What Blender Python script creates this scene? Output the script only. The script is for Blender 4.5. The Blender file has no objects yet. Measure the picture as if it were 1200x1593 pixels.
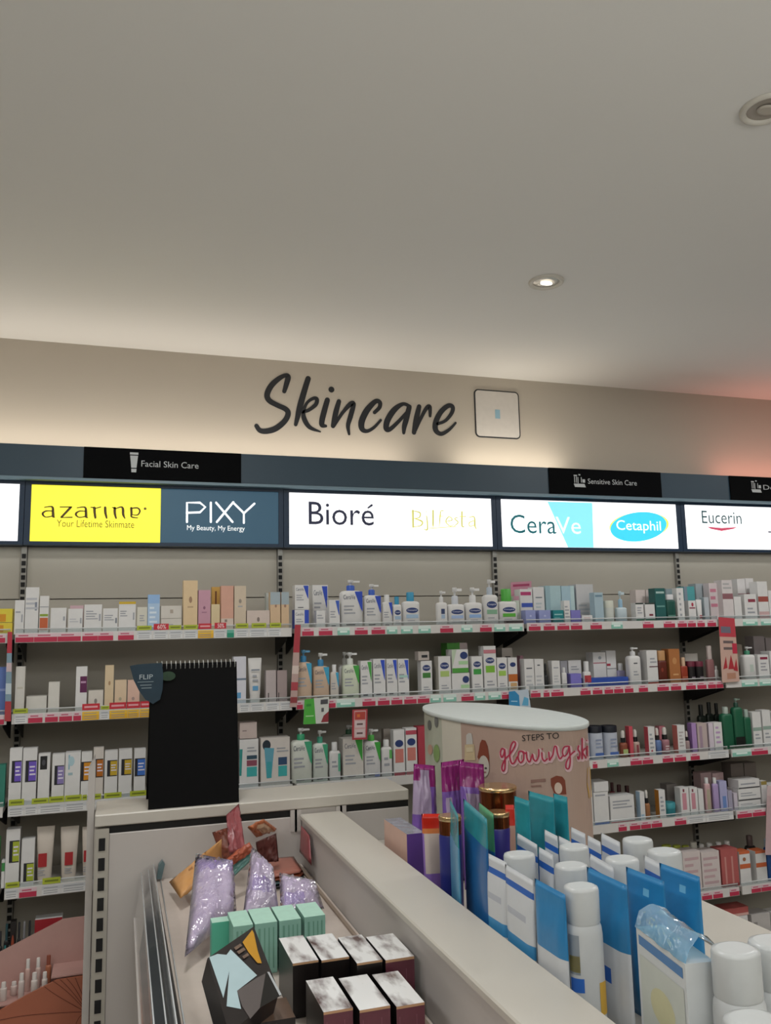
import bpy, bmesh, math, random
from mathutils import Vector, Matrix
random.seed(7)
SC = bpy.context.scene
COL = SC.collection

# ------------------------------------------------------------------ camera
F_PX = 1287.5
CAM = Vector((0.3377, -3.4578, 1.65))
YAW, PITCH, ROLL = -0.3171, 0.1420, 0.0217
MR = (Matrix.Rotation(YAW, 3, 'Z') @ Matrix.Rotation(PITCH, 3, 'X') @ Matrix.Rotation(ROLL, 3, 'Y'))
right, fwd, up = MR.col[0].copy(), MR.col[1].copy(), MR.col[2].copy()
cd = bpy.data.cameras.new('camera')
cd.sensor_fit = 'HORIZONTAL'; cd.sensor_width = 36.0; cd.lens = F_PX / 1200 * 36.0
cd.clip_start = 0.02
cam = bpy.data.objects.new('camera', cd); COL.objects.link(cam)
m3 = Matrix((right, up, -fwd)).transposed()
cam.matrix_world = Matrix.Translation(CAM) @ m3.to_4x4()
SC.camera = cam

def ray(u, v):
    return MR @ Vector(((u - 600) / F_PX, 1.0, -(v - 796.5) / F_PX))
def onY(u, v, Y):
    d = ray(u, v); return CAM + d * ((Y - CAM.y) / d.y)
def onX(u, v, X):
    d = ray(u, v); return CAM + d * ((X - CAM.x) / d.x)
def onZ(u, v, Z):
    d = ray(u, v); return CAM + d * ((Z - CAM.z) / d.z)
def depth(P):
    return (Vector(P) - CAM).dot(fwd)

# ------------------------------------------------------------------ world, exposure
SC.view_settings.view_transform = 'Standard'
SC.view_settings.look = 'None'
SC.view_settings.gamma = 1.0
SC.view_settings.use_curve_mapping = False
SC.view_settings.exposure = 0.0
w = bpy.data.worlds.new('world'); SC.world = w; w.use_nodes = True
bg = w.node_tree.nodes['Background']
bg.inputs[0].default_value = (0.80, 0.82, 0.84, 1); bg.inputs[1].default_value = 0.12

# ------------------------------------------------------------------ lamps of the room and added fill lights
def area(name, loc, size, power, color, rot=(0, 0, 0), size_y=None, spread=None):
    l = bpy.data.lights.new(name, 'AREA'); l.energy = power; l.color = color
    l.shape = 'RECTANGLE' if size_y else 'SQUARE'; l.size = size
    if size_y: l.size_y = size_y
    if spread: l.spread = spread
    o = bpy.data.objects.new(name, l); COL.objects.link(o); o.location = loc; o.rotation_euler = rot
    return o
CEIL = 2.85
# rows of ceiling lamps over the aisle in front of the wall shelves and over the tables
for k, (x, y) in enumerate([(-1.4, -1.3), (0.5, -1.35), (2.9, -1.3), (4.4, -1.3)]):
    area('ceiling_lamp', (x, y, CEIL - 0.03), 0.30, 11.5, (1.0, 0.995, 0.975))
for x, y, pw in [(-1.2, -3.2, 15.0), (0.9, -3.3, 5.5), (3.0, -3.2, 6.5), (0.5, -5.2, 6.0), (2.6, -5.2, 6.0)]:
    area('ceiling_lamp', (x, y, CEIL - 0.03), 0.40, pw, (1.0, 1.0, 0.99))
# unseen fill light added behind the camera to brighten the ceiling
area('ceiling_fill', (1.2, -5.2, 1.9), 4.5, 124.0, (0.98, 1.0, 0.96), (math.pi, 0, 0), 2.6)
# added fill light under the backlit signs, brightening the top of the shelf backs
area('header_fill', (1.6, -0.022, 2.0), 5.6, 1.0, (0.97, 1.0, 0.98), (0, 0, 0), 0.02)
# cove tubes hidden behind the header fascia, shining up the wall
area('cove_tube', (-0.40, -0.03, 2.372), 4.0, 6.6, (1.0, 0.91, 0.79), (math.pi, 0, 0), 0.03)
area('cove_tube', (2.12, -0.03, 2.372), 0.56, 1.3, (1.0, 0.91, 0.77), (math.pi, 0, 0), 0.03)
area('cove_tube', (4.45, -0.03, 2.372), 2.3, 3.2, (1.0, 0.36, 0.28), (math.pi, 0, 0), 0.03)

# ------------------------------------------------------------------ materials
_M = {}
def lin(c):
    c = c / 255.0
    return c / 12.92 if c <= 0.04045 else ((c + 0.055) / 1.055) ** 2.4
def mat(hexcol, rough=0.45, metal=0.0, noise=0.06, scale=40.0, emit=0.0, name=None, bump=0.0, spec=0.5):
    key = (hexcol, rough, metal, noise, scale, emit, bump, spec)
    if key in _M: return _M[key]
    r, g, b = (lin(int(hexcol[i:i + 2], 16)) for i in (1, 3, 5))
    m = bpy.data.materials.new(name or ('surface_' + hexcol[1:])); m.use_nodes = True
    nt = m.node_tree; p = nt.nodes['Principled BSDF']
    p.inputs['Roughness'].default_value = rough; p.inputs['Metallic'].default_value = metal
    p.inputs['Specular IOR Level'].default_value = spec
    tc = nt.nodes.new('ShaderNodeTexCoord'); nz = nt.nodes.new('ShaderNodeTexNoise')
    nz.inputs['Scale'].default_value = scale; nz.inputs['Detail'].default_value = 3.0
    nt.links.new(tc.outputs['Object'], nz.inputs['Vector'])
    mx = nt.nodes.new('ShaderNodeMix'); mx.data_type = 'RGBA'
    k = noise
    mx.inputs[6].default_value = (r * (1 - k), g * (1 - k), b * (1 - k), 1)
    mx.inputs[7].default_value = (min(1, r * (1 + k)), min(1, g * (1 + k)), min(1, b * (1 + k)), 1)
    nt.links.new(nz.outputs['Fac'], mx.inputs[0])
    nt.links.new(mx.outputs[2], p.inputs['Base Color'])
    if emit:
        p.inputs['Emission Color'].default_value = (r, g, b, 1); p.inputs['Emission Strength'].default_value = emit
        p.inputs['Base Color'].default_value = (r * .3, g * .3, b * .3, 1)
        nt.links.new(mx.outputs[2], p.inputs['Emission Color'])
    if bump:
        bp = nt.nodes.new('ShaderNodeBump'); bp.inputs['Strength'].default_value = bump
        bp.inputs['Distance'].default_value = 0.004
        nt.links.new(nz.outputs['Fac'], bp.inputs['Height']); nt.links.new(bp.outputs['Normal'], p.inputs['Normal'])
    _M[key] = m
    return m
def clear(hexcol='#ffffff', gloss=0.12, rough=0.08, tint=0.0, bump=0.0, ior=1.35):
    key = ('clear', hexcol, gloss, rough, tint, bump, ior)
    if key in _M: return _M[key]
    r, g, b = (lin(int(hexcol[i:i + 2], 16)) for i in (1, 3, 5))
    m = bpy.data.materials.new('clear_plastic'); m.use_nodes = True
    nt = m.node_tree; nt.nodes.remove(nt.nodes['Principled BSDF'])
    out = nt.nodes['Material Output']
    tr = nt.nodes.new('ShaderNodeBsdfTransparent'); tr.inputs[0].default_value = (r, g, b, 1)
    gl = nt.nodes.new('ShaderNodeBsdfGlossy'); gl.inputs['Roughness'].default_value = rough
    gl.inputs['Color'].default_value = (1, 1, 1, 1)
    df = nt.nodes.new('ShaderNodeBsdfDiffuse'); df.inputs[0].default_value = (r, g, b, 1)
    fr = nt.nodes.new('ShaderNodeFresnel'); fr.inputs[0].default_value = ior
    ad = nt.nodes.new('ShaderNodeMath'); ad.operation = 'ADD'; ad.inputs[1].default_value = gloss; ad.use_clamp = True
    m0 = nt.nodes.new('ShaderNodeMixShader'); m0.inputs[0].default_value = tint
    m1 = nt.nodes.new('ShaderNodeMixShader')
    nt.links.new(tr.outputs[0], m0.inputs[1]); nt.links.new(df.outputs[0], m0.inputs[2])
    nt.links.new(fr.outputs[0], ad.inputs[0]); nt.links.new(ad.outputs[0], m1.inputs[0])
    nt.links.new(m0.outputs[0], m1.inputs[1]); nt.links.new(gl.outputs[0], m1.inputs[2])
    nt.links.new(m1.outputs[0], out.inputs[0])
    if bump:
        tc = nt.nodes.new('ShaderNodeTexCoord')
        nz = nt.nodes.new('ShaderNodeTexNoise'); nz.inputs['Scale'].default_value = 28
        nt.links.new(tc.outputs['Object'], nz.inputs['Vector'])
        bp = nt.nodes.new('ShaderNodeBump'); bp.inputs['Strength'].default_value = bump; bp.inputs['Distance'].default_value = 0.02
        nt.links.new(nz.outputs['Fac'], bp.inputs['Height']); nt.links.new(bp.outputs['Normal'], gl.inputs['Normal'])
    _M[key] = m
    return m
def as_mat(c):
    return mat(c) if isinstance(c, str) else c

# ------------------------------------------------------------------ mesh builder
class MB:
    def __init__(s): s.v = []; s.f = []; s.mi = []; s.sm = []; s.mats = []
    def m(s, c):
        c = as_mat(c)
        if c not in s.mats: s.mats.append(c)
        return s.mats.index(c)
    def add(s, vs, fs, c, smooth=False):
        o = len(s.v); k = s.m(c)
        s.v += [tuple(x) for x in vs]
        for f in fs: s.f.append([o + i for i in f]); s.mi.append(k); s.sm.append(smooth)
    def box(s, x0, x1, y0, y1, z0, z1, c, front=None, top=None, side=None, bev=0.0):
        if bev:
            b = bev
            X = [x0, x1]; Y = [y0, y1]; Z = [z0, z1]
            vs = []; idx = {}
            for i in (0, 1):
                for j in (0, 1):
                    for k in (0, 1):
                        sx, sy, sz = (1 - 2 * i), (1 - 2 * j), (1 - 2 * k)
                        for a, (bx, by, bz) in enumerate(((0, 1, 1), (1, 0, 1), (1, 1, 0))):
                            idx[(i, j, k, a)] = len(vs)
                            vs.append((X[i] + sx * b * bx, Y[j] + sy * b * by, Z[k] + sz * b * bz))
            fs = []
            q = lambda *t: [idx[e] for e in t]
            for i in (0, 1):
                fs.append(q((i, 0, 0, 0), (i, 1, 0, 0), (i, 1, 1, 0), (i, 0, 1, 0))[::(-1 if i == 0 else 1)])
                fs.append(q((0, i, 0, 1), (1, i, 0, 1), (1, i, 1, 1), (0, i, 1, 1))[::(1 if i == 0 else -1)])
                fs.append(q((0, 0, i, 2), (1, 0, i, 2), (1, 1, i, 2), (0, 1, i, 2))[::(-1 if i == 0 else 1)])
            for i in (0, 1):
                for j in (0, 1):
                    fs.append(q((i, j, 0, 0), (i, j, 1, 0), (i, j, 1, 1), (i, j, 0, 1))[::(1 if i == j else -1)])
                    fs.append(q((i, 0, j, 0), (i, 0, j, 2), (i, 1, j, 2), (i, 1, j, 0))[::(-1 if i == j else 1)] if False else q((i, 0, j, 0), (i, 1, j, 0), (i, 1, j, 2), (i, 0, j, 2))[::(1 if i == j else -1)])
                    fs.append(q((0, i, j, 1), (1, i, j, 1), (1, i, j, 2), (0, i, j, 2))[::(-1 if i == j else 1)])
                    for k in (0, 1):
                        t = q((i, j, k, 0), (i, j, k, 1), (i, j, k, 2))
                        fs.append(t[::(1 if (i + j + k) % 2 == 0 else -1)])
            s.add(vs, fs, c); return
        vs = [(x0, y0, z0), (x1, y0, z0), (x1, y1, z0), (x0, y1, z0), (x0, y0, z1), (x1, y0, z1), (x1, y1, z1), (x0, y1, z1)]
        s.add(vs, [[0, 1, 5, 4]], front or c); s.add(vs, [[4, 5, 6, 7]], top or c)
        s.add(vs, [[3, 0, 4, 7], [1, 2, 6, 5]], side or c); s.add(vs, [[2, 3, 7, 6], [3, 2, 1, 0]], c)
    def loft(s, rings, c, n=20, capb=True, capt=True, smooth=True):
        # ring: (half width, half depth, z, exponent, cx, cy)
        vs = []
        for r in rings:
            hw, hd, z = r[0], r[1], r[2]; e = r[3] if len(r) > 3 else 2.0
            cx = r[4] if len(r) > 4 else 0; cy = r[5] if len(r) > 5 else 0
            for k in range(n):
                t = 2 * math.pi * (k + .5) / n; ct, st = math.cos(t), math.sin(t)
                vs.append((cx + hw * math.copysign(abs(ct) ** (2 / e), ct), cy + hd * math.copysign(abs(st) ** (2 / e), st), z))
        fs = []
        for i in range(len(rings) - 1):
            for k in range(n):
                a = i * n + k; b = i * n + (k + 1) % n
                fs.append([a, b, b + n, a + n])
        s.add(vs, fs, c, smooth)
        if capb: s.add(vs[:n], [list(range(n))[::-1]], c)
        if capt: s.add(vs[-n:], [list(range(n))], c)
    def poly(s, pts, c):
        s.add(pts, [list(range(len(pts)))], c)
    def prism(s, pts2, axis, a0, a1, c):
        # extrude a 2D polygon along an axis ('x': pts=(y,z), 'y': pts=(x,z), 'z': pts=(x,y))
        n = len(pts2)
        def P(p, a):
            return (a, p[0], p[1]) if axis == 'x' else ((p[0], a, p[1]) if axis == 'y' else (p[0], p[1], a))
        vs = [P(p, a0) for p in pts2] + [P(p, a1) for p in pts2]
        fs = [[i, (i + 1) % n, n + (i + 1) % n, n + i] for i in range(n)]
        fs += [list(range(n))[::-1], list(range(n, 2 * n))]
        s.add(vs, fs, c)
    def tube(s, pts, r, c, n=8, closed=False):
        pts = [Vector(p) for p in pts]; N = len(pts); vs = []
        for i, p in enumerate(pts):
            if closed: d = pts[(i + 1) % N] - pts[i - 1]
            else: d = pts[min(i + 1, N - 1)] - pts[max(i - 1, 0)]
            d.normalize(); a = d.cross(Vector((0, 0, 1)))
            if a.length < .1: a = d.cross(Vector((1, 0, 0)))
            a.normalize(); b = d.cross(a)
            for k in range(n):
                t = 2 * math.pi * k / n
                vs.append(p + a * (r * math.cos(t)) + b * (r * math.sin(t)))
        fs = []
        M = N if closed else N - 1
        for i in range(M):
            j = (i + 1) % N
            for k in range(n):
                fs.append([i * n + k, i * n + (k + 1) % n, j * n + (k + 1) % n, j * n + k])
        if not closed: fs += [list(range(n))[::-1], [(N - 1) * n + k for k in range(n)]]
        s.add(vs, fs, c, True)
    def build(s, name, parent=None, loc=(0, 0, 0)):
        me = bpy.data.meshes.new(name)
        me.from_pydata(s.v, [], s.f)
        for mm in s.mats: me.materials.append(mm)
        for i, p in enumerate(me.polygons):
            p.material_index = s.mi[i]; p.use_smooth = s.sm[i]
        me.update()
        o = bpy.data.objects.new(name, me); COL.objects.link(o); o.location = loc
        if parent is not None: o.parent = parent
        return o
def fix_normals(o):
    bm = bmesh.new(); bm.from_mesh(o.data); bmesh.ops.recalc_face_normals(bm, faces=bm.faces); bm.to_mesh(o.data); bm.free()

def tag(o, label=None, cat=None, group=None, kind=None):
    if label: o['label'] = label
    if cat: o['category'] = cat
    if group: o['group'] = group
    if kind: o['kind'] = kind
    return o
def thing(name, label, cat, loc=(0, 0, 0), group=None, rz=0.0):
    o = bpy.data.objects.new(name, None); COL.objects.link(o); o.location = loc; o.rotation_euler = (0, 0, rz)
    o.empty_display_size = .05
    return tag(o, label, cat, group)

# ------------------------------------------------------------------ lettering
_T = {}
def text_mesh(string):
    if string in _T: return _T[string]
    cu = bpy.data.curves.new('lettering', 'FONT'); cu.body = string; cu.size = 1.0; cu.resolution_u = 3
    ob = bpy.data.objects.new('lettering', cu); COL.objects.link(ob)
    bpy.context.view_layer.update()
    dg = bpy.context.evaluated_depsgraph_get()
    me = bpy.data.meshes.new_from_object(ob.evaluated_get(dg))
    vs = [(v.co.x, v.co.y) for v in me.vertices]; fs = [list(p.vertices) for p in me.polygons]
    bpy.data.objects.remove(ob); bpy.data.curves.remove(cu); bpy.data.meshes.remove(me)
    xs = [a for a, b in vs] or [0]; ys = [b for a, b in vs] or [0]
    _T[string] = (vs, fs, min(xs), max(xs), min(ys), max(ys))
    return _T[string]
def text_fit(mb, string, c, fn, u0, u1, v0, v1):
    """lay a string into the rectangle u0..u1, v0..v1; fn(u, v) gives the world point"""
    vs, fs, xa, xb, ya, yb = text_mesh(string)
    mb.add([fn(u0 + (x - xa) / (xb - xa) * (u1 - u0), v0 + (y - ya) / (yb - ya) * (v1 - v0)) for x, y in vs], fs, c)
def spline(pts, n=8):
    out = []
    P = [pts[0]] + list(pts) + [pts[-1]]
    for i in range(1, len(P) - 2):
        a, b, c_, d = P[i - 1], P[i], P[i + 1], P[i + 2]
        for k in range(n):
            t = k / n
            out.append(tuple(.5 * (2 * b[j] + (c_[j] - a[j]) * t + (2 * a[j] - 5 * b[j] + 4 * c_[j] - d[j]) * t * t + (3 * b[j] - a[j] - 3 * c_[j] + d[j]) * t ** 3) for j in range(len(b))))
    out.append(tuple(pts[-1])); return out
def stroke(mb, pts, c, fn, wd, n=8, depth=None, smooth=True):
    """brush stroke: pts (u,v) or (u,v,width); fn(u,v,lift) -> point. Round ends. depth: extrusion"""
    P = [(p[0], p[1], p[2] if len(p) > 2 else wd) for p in pts]
    S = spline(P, n) if smooth and len(P) > 1 else P
    if len(S) == 1: S = [S[0], (S[0][0] + 1e-4, S[0][1], S[0][2])]
    L = []; Rr = []
    N = len(S)
    for i in range(N):
        a = S[max(i - 1, 0)]; b = S[min(i + 1, N - 1)]
        dx, dy = b[0] - a[0], b[1] - a[1]; l = math.hypot(dx, dy) or 1
        nx, ny = -dy / l, dx / l; r = S[i][2] / 2
        L.append((S[i][0] + nx * r, S[i][1] + ny * r)); Rr.append((S[i][0] - nx * r, S[i][1] - ny * r))
    def cap(i, sgn):
        a = S[max(i - 1, 0)]; b = S[min(i + 1, N - 1)]
        ang = math.atan2(b[1] - a[1], b[0] - a[0]); r = S[i][2] / 2
        return [(S[i][0] + r * math.cos(ang + sgn * (math.pi / 2 - k * math.pi / 6)), S[i][1] + r * math.sin(ang + sgn * (math.pi / 2 - k * math.pi / 6))) for k in range(1, 6)]
    vs = []; fs = []
    for i in range(N): vs += [L[i], Rr[i]]
    for i in range(N - 1): fs.append([2 * i, 2 * i + 1, 2 * i + 3, 2 * i + 2])
    e = cap(N - 1, 1); k0 = len(vs); vs += e
    fs.append([2 * (N - 1)] + [2 * (N - 1) + 1] + list(range(k0, k0 + 5))[::-1])
    st = [(S[0][0] + (S[0][0] - x), S[0][1] + (S[0][1] - y)) for x, y in cap(0, 1)]
    k1 = len(vs); vs += st
    fs.append([1, 0] + list(range(k1, k1 + 5))[::-1])
    if depth is None:
        mb.add([fn(u, v) for u, v in vs], fs, c)
    else:
        n0 = len(vs)
        V = [fn(u, v, depth) for u, v in vs] + [fn(u, v, 0) for u, v in vs]
        edges = {}
        for f in fs:
            for i in range(len(f)):
                a, b = f[i], f[(i + 1) % len(f)]
                edges[(a, b)] = 1
        side = [[a, b, b + n0, a + n0] for (a, b) in edges if (b, a) not in edges]
        mb.add(V, fs + side, c)

# ================================================================== the room
WALL_Y = 0.06
plaster = mat('#bab1a4', 0.9, noise=0.02, scale=3)
ceil_m = mat('#dfddd9', 0.95, noise=0.015, scale=2)
def struct(name, mb, label=None):
    o = mb.build(name); o['kind'] = 'structure'; return o
b = MB(); b.box(-4, 8, WALL_Y, WALL_Y + .1, 0, CEIL, plaster); struct('wall_back', b)
b = MB(); b.box(-4, 8, -8, WALL_Y + .1, CEIL, CEIL + .1, ceil_m); struct('ceiling', b)
b = MB(); b.box(-4, 8, -8, WALL_Y + .1, -.1, 0, mat('#b0ada8', 0.35, noise=.1, scale=6)); struct('floor', b)
b = MB(); b.box(-4.1, -4, -8, WALL_Y, 0, CEIL, plaster); struct('wall_left', b)
b = MB(); b.box(8, 8.1, -8, WALL_Y, 0, CEIL, plaster); struct('wall_right', b)
b = MB(); b.box(-4, 8, -8.1, -8, 0, CEIL, plaster); struct('wall_rear', b)

# ------------------------------------------------------------------ downlights
def downlight(c, label, lit):
    t = thing('ceiling_downlight', label, 'ceiling light', (c.x, c.y, CEIL))
    wh = mat('#c9c4ba', .5); b = MB(); n = 36
    prof = [(.046, -.0005), (.047, -.006), (.054, -.010), (.060, -.007), (.062, -.0005)]
    rings = []
    for r, z in prof: rings.append((r, r, z))
    b.loft(rings, wh, n, False, False); b.build('trim_ring', t)
    b = MB(); b.loft([(.0465, .0465, -.0012), (.030, .030, -.0035), (.020, .020, -.002)], mat('#a79f95', .25, metal=.3), n, False, True)
    b.build('reflector', t)
    b = MB()
    if lit:
        b.loft([(.022, .013, -.0045), (.022, .013, -.0085), (.017, .009, -.0095)], mat('#fff6e6', .4, emit=2.6), 24)
    else:
        b.loft([(.026, .018, -.0045), (.026, .018, -.0075), (.020, .013, -.0085)], mat('#b0a89c', .2), 24)
    b.build('lens', t)
downlight(onZ(850, 438, CEIL), 'small round ceiling downlight with a lit white lens', True)
downlight(onZ(1194, 168, CEIL), 'unlit round ceiling downlight at the right edge of the ceiling', False)

# ------------------------------------------------------------------ header above the shelves
navy = mat('#2c4150', .45, noise=.05, scale=8); navy_d = mat('#173049', .4, noise=.05, scale=8)
FY = -.085
b = MB(); b.box(-1.1, 5.6, FY, FY + .014, 2.262, 2.386, navy)
f = b.build('header_fascia'); tag(f, 'long slate blue header fascia running above the lit brand signs', 'fascia')
b = MB(); b.box(-1.1, 5.6, FY - .004, FY + .05, 2.250, 2.261, mat('#6f8794', .3)); tag(b.build('trim_strip', f), 'pale blue grey metal lip')
b = MB(); b.box(-1.1, 5.6, FY + .05, WALL_Y, 2.250, 2.262, navy_d); b.build('canopy_board', f)

def fascia_sign(px0, px1, label, words, icon):
    x0 = onY(px0, 730, FY).x; x1 = onY(px1, 740, FY).x
    b = MB(); b.box(x0, x1, FY - .0065, FY - .0005, 2.2625, 2.3855, mat('#08090b', .8, spec=.08))
    o = b.build('section_sign'); tag(o, label, 'sign', 'black section signs on the header fascia')
    fn = lambda u, v: (u, FY - .0075, v)
    wm = mat('#b9bdbf', .5)
    def P(px, py): p = onY(px, py, FY - .0075); return p.x, p.z
    L = MB()
    (pa, pb, pc, pd), wd = words
    ua, va = P(pa, pc); ub, vb = P(pb, pd)
    vm = (va + vb) / 2; hh = .0125
    text_fit(L, wd, wm, fn, ua, ub, vm - hh, vm + hh)
    L.build('sign_lettering', o)
    ic = MB(); icon(ic, P, fn, wm); ic.build('sign_icon', o)
def icon_tube(ic, P, fn, wm):
    x, z = P(208.5, 720); s = .001
    for q in ([(-16, 42), (16, 42), (16, 33), (-16, 33)], [(-15, 29), (15, 29), (10, -20), (-10, -20)], [(-10, -24), (10, -24), (9, -38), (-9, -38)]):
        ic.poly([fn(x + a * s, z + c * s) for a, c in q], wm)
def icon_bottles(cx, cy):
    def g(ic, P, fn, wm):
        x, z = P(cx, cy); s = .001
        for q in ([(-30, 28), (-12, 28), (-12, 22), (-30, 22)], [(-28, 20), (-24, 20), (-24, -10), (-28, -10)], [(-18, 20), (-14, 20), (-14, -10), (-18, -10)],
                  [(-4, 32), (6, 32), (6, 26), (-4, 26)], [(-10, 18), (-6, 18), (-6, -12), (-10, -12)], [(8, 18), (12, 18), (12, -8), (8, -8)],
                  [(-32, -14), (26, -14), (32, -30), (-26, -30)], [(16, 8), (30, 8), (30, -8), (16, -8)]):
            ic.poly([fn(x + a * s, z + c * s) for a, c in q], wm)
    return g
fascia_sign(130, 375, 'black section sign reading Facial Skin Care with a tube icon', ((220, 309, 721, 724.5), 'Facial Skin Care'), icon_tube)
fascia_sign(853, 1027, 'black section sign reading Sensitive Skin Care with a bottles icon', ((915, 991, 749, 751), 'Sensitive Skin Care'), icon_bottles(902, 748))
fascia_sign(1133, 1330, 'black section sign cut off by the right edge of the photo', ((1188, 1290, 758, 762), 'Derma Skin Care'), icon_bottles(1177, 757))

# ------------------------------------------------------------------ backlit brand signs
BZ0, BZ1 = 2.0165, 2.2365
BY = -.05
def lightbox(xa, xb, label, panels, logos):
    """xa..xb outer; panels: (x0,x1,material); logos(fn-based) list of (part name, builder)"""
    t = thing('light_box_sign', label, 'illuminated sign', ((xa + xb) / 2, BY, BZ0), 'backlit brand signs along the header')
    cx = (xa + xb) / 2; L = lambda x: x - cx
    b = MB(); z0, z1 = -.014, BZ1 - BZ0 + .013
    pa, pb = panels[0][0], panels[-1][1]
    b.box(L(xa), L(pa), -.002, .09, z0, z1, navy_d); b.box(L(pb), L(xb), -.002, .09, z0, z1, navy_d)
    b.box(L(pa), L(pb), -.002, .09, z0, -.0005, navy_d); b.box(L(pa), L(pb), -.002, .09, BZ1 - BZ0 + .0005, z1, navy_d)
    b.box(L(pa), L(pb), .08, .09, 0, BZ1 - BZ0, navy_d)
    b.build('frame', t)
    for x0, x1, m in panels:
        b = MB(); b.box(L(x0) + .0005, L(x1) - .0005, .001, .006, .0005, BZ1 - BZ0 - .0005, m); b.build('lit_panel', t)
    for nm, fb in logos:
        b = MB(); fb(b, lambda u, v, lift=0.0: (u - cx, -.0004 - lift, v - BZ0)); b.build(nm, t)
def PB(px, py):
    p = onY(px, py, BY); return p.x, p.z
white_e = mat('#ffffff', .5, emit=1.25, noise=.01); yellow_e = mat('#efe23a', .5, emit=1.15, noise=.08, scale=7)
slate_e = mat('#2d4a5c', .5, emit=.75, noise=.05, scale=10); aqua_e = mat('#7accdb', .5, emit=1.0, noise=.02)
def rect_txt(s, c, x0, x1, y0, y1):
    def f(b, fn):
        ua, va = PB(x0, y1); ub, vb = PB(x1, y0)
        text_fit(b, s, c, fn, ua, ub, va, vb)
    return f
def strokes_px(lists, c, conv, wd, n=6, lift=0.0):
    def f(b, fn):
        k = abs(conv(1, 0)[0] - conv(0, 0)[0])
        for st in lists:
            pts = [conv(p[0], p[1]) + ((p[2] * k if len(p) > 2 else wd * k),) for p in st]
            stroke(b, pts, c, lambda u, v: fn(u, v, lift), wd * k, n)
    return f
s0, s1, s2, s3, s4 = [PB(x, 800)[0] for x in (38, 441.5, 772.5, 1059.5, 1330)]
W = BZ1 - BZ0
x_m = PB(-300, 800)[0]
lightbox(x_m, s0 - .002, 'blank white backlit sign cut off by the left edge', [(x_m + .02, PB(29, 800)[0], white_e)], [])
# yellow / slate sign
brown = mat('#5d4a22', .6); brown2 = mat('#8a7a35', .6)
def ZA(x, y):  # zoom 50,770 scale 6
    return PB(50 + x / 6, 770 + y / 6)
az = [[(115, 115, 10), (170, 108, 14), (192, 118, 22), (195, 160, 26), (198, 200, 26), (212, 208, 8)], [(190, 150, 10), (130, 150, 14), (98, 175, 22), (125, 206, 12), (185, 198, 12)],
      [(262, 112, 12), (370, 112, 12)], [(360, 116, 24), (275, 206, 22)], [(268, 211, 8), (372, 208, 14)],
      [(420, 120, 10), (480, 112, 14), (500, 125, 22), (503, 165, 26), (505, 202, 26), (520, 212, 8)], [(498, 152, 10), (440, 152, 14), (408, 178, 22), (435, 208, 12), (492, 202, 12)],
      [(545, 114, 8), (572, 118, 14)], [(582, 120, 26), (584, 165, 26), (590, 212, 22)], [(592, 125, 10), (640, 112, 12)],
      [(682, 118, 26), (684, 165, 26), (696, 214, 18)], [(748, 116, 8), (770, 122, 18)], [(772, 122, 26), (772, 170, 26), (784, 216, 18)], [(780, 128, 10), (830, 112, 16), (848, 130, 26), (850, 180, 26), (866, 218, 12)],
      [(925, 122, 24), (928, 170, 24), (930, 205, 16), (985, 214, 10)], [(932, 124, 14), (985, 122, 16), (1006, 150, 18), (985, 186, 14), (935, 184, 8)]]
px_t = [[(776, 352), (776, 272), (830, 272), (852, 290), (830, 312), (776, 314)], [(875, 272), (875, 352)], [(897, 272), (965, 352)], [(968, 270), (900, 352)], [(968, 272), (1012, 315)], [(1056, 276), (1012, 316), (1012, 356)]]
def ZP(x, y):  # zoom 0,680 scale 2.667
    return PB(x / 2.6667, 680 + y / 2.6667)
def logo_pixy(b, fn):
    ww = mat('#f4f6f7', .5, emit=1.0); k = abs(ZP(1, 0)[0] - ZP(0, 0)[0])
    for st in px_t:
        stroke(b, [ZP(*p) for p in st], ww, fn, 10 * k, smooth=False)
lightbox(s0, s1 - .002, 'backlit sign half bright yellow and half slate blue', [(PB(47.5, 800)[0], PB(250, 800)[0], yellow_e), (PB(250, 800)[0], PB(433.5, 800)[0], slate_e)],
         [('logo_lettering', strokes_px(az, brown, ZA, 14)), ('slogan_lettering', rect_txt('Your Lifetime Skinmate', brown2, 88, 209, 810.5, 819.5)),
          ('registered_mark', strokes_px([[(1055, 128, 30)]], brown2, ZA, 30)),
          ('logo_lettering', logo_pixy), ('slogan_lettering', rect_txt('My Beauty, My Energy', mat('#e8eced', .5, emit=.8), 291, 381, 818.5, 827))])
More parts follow.
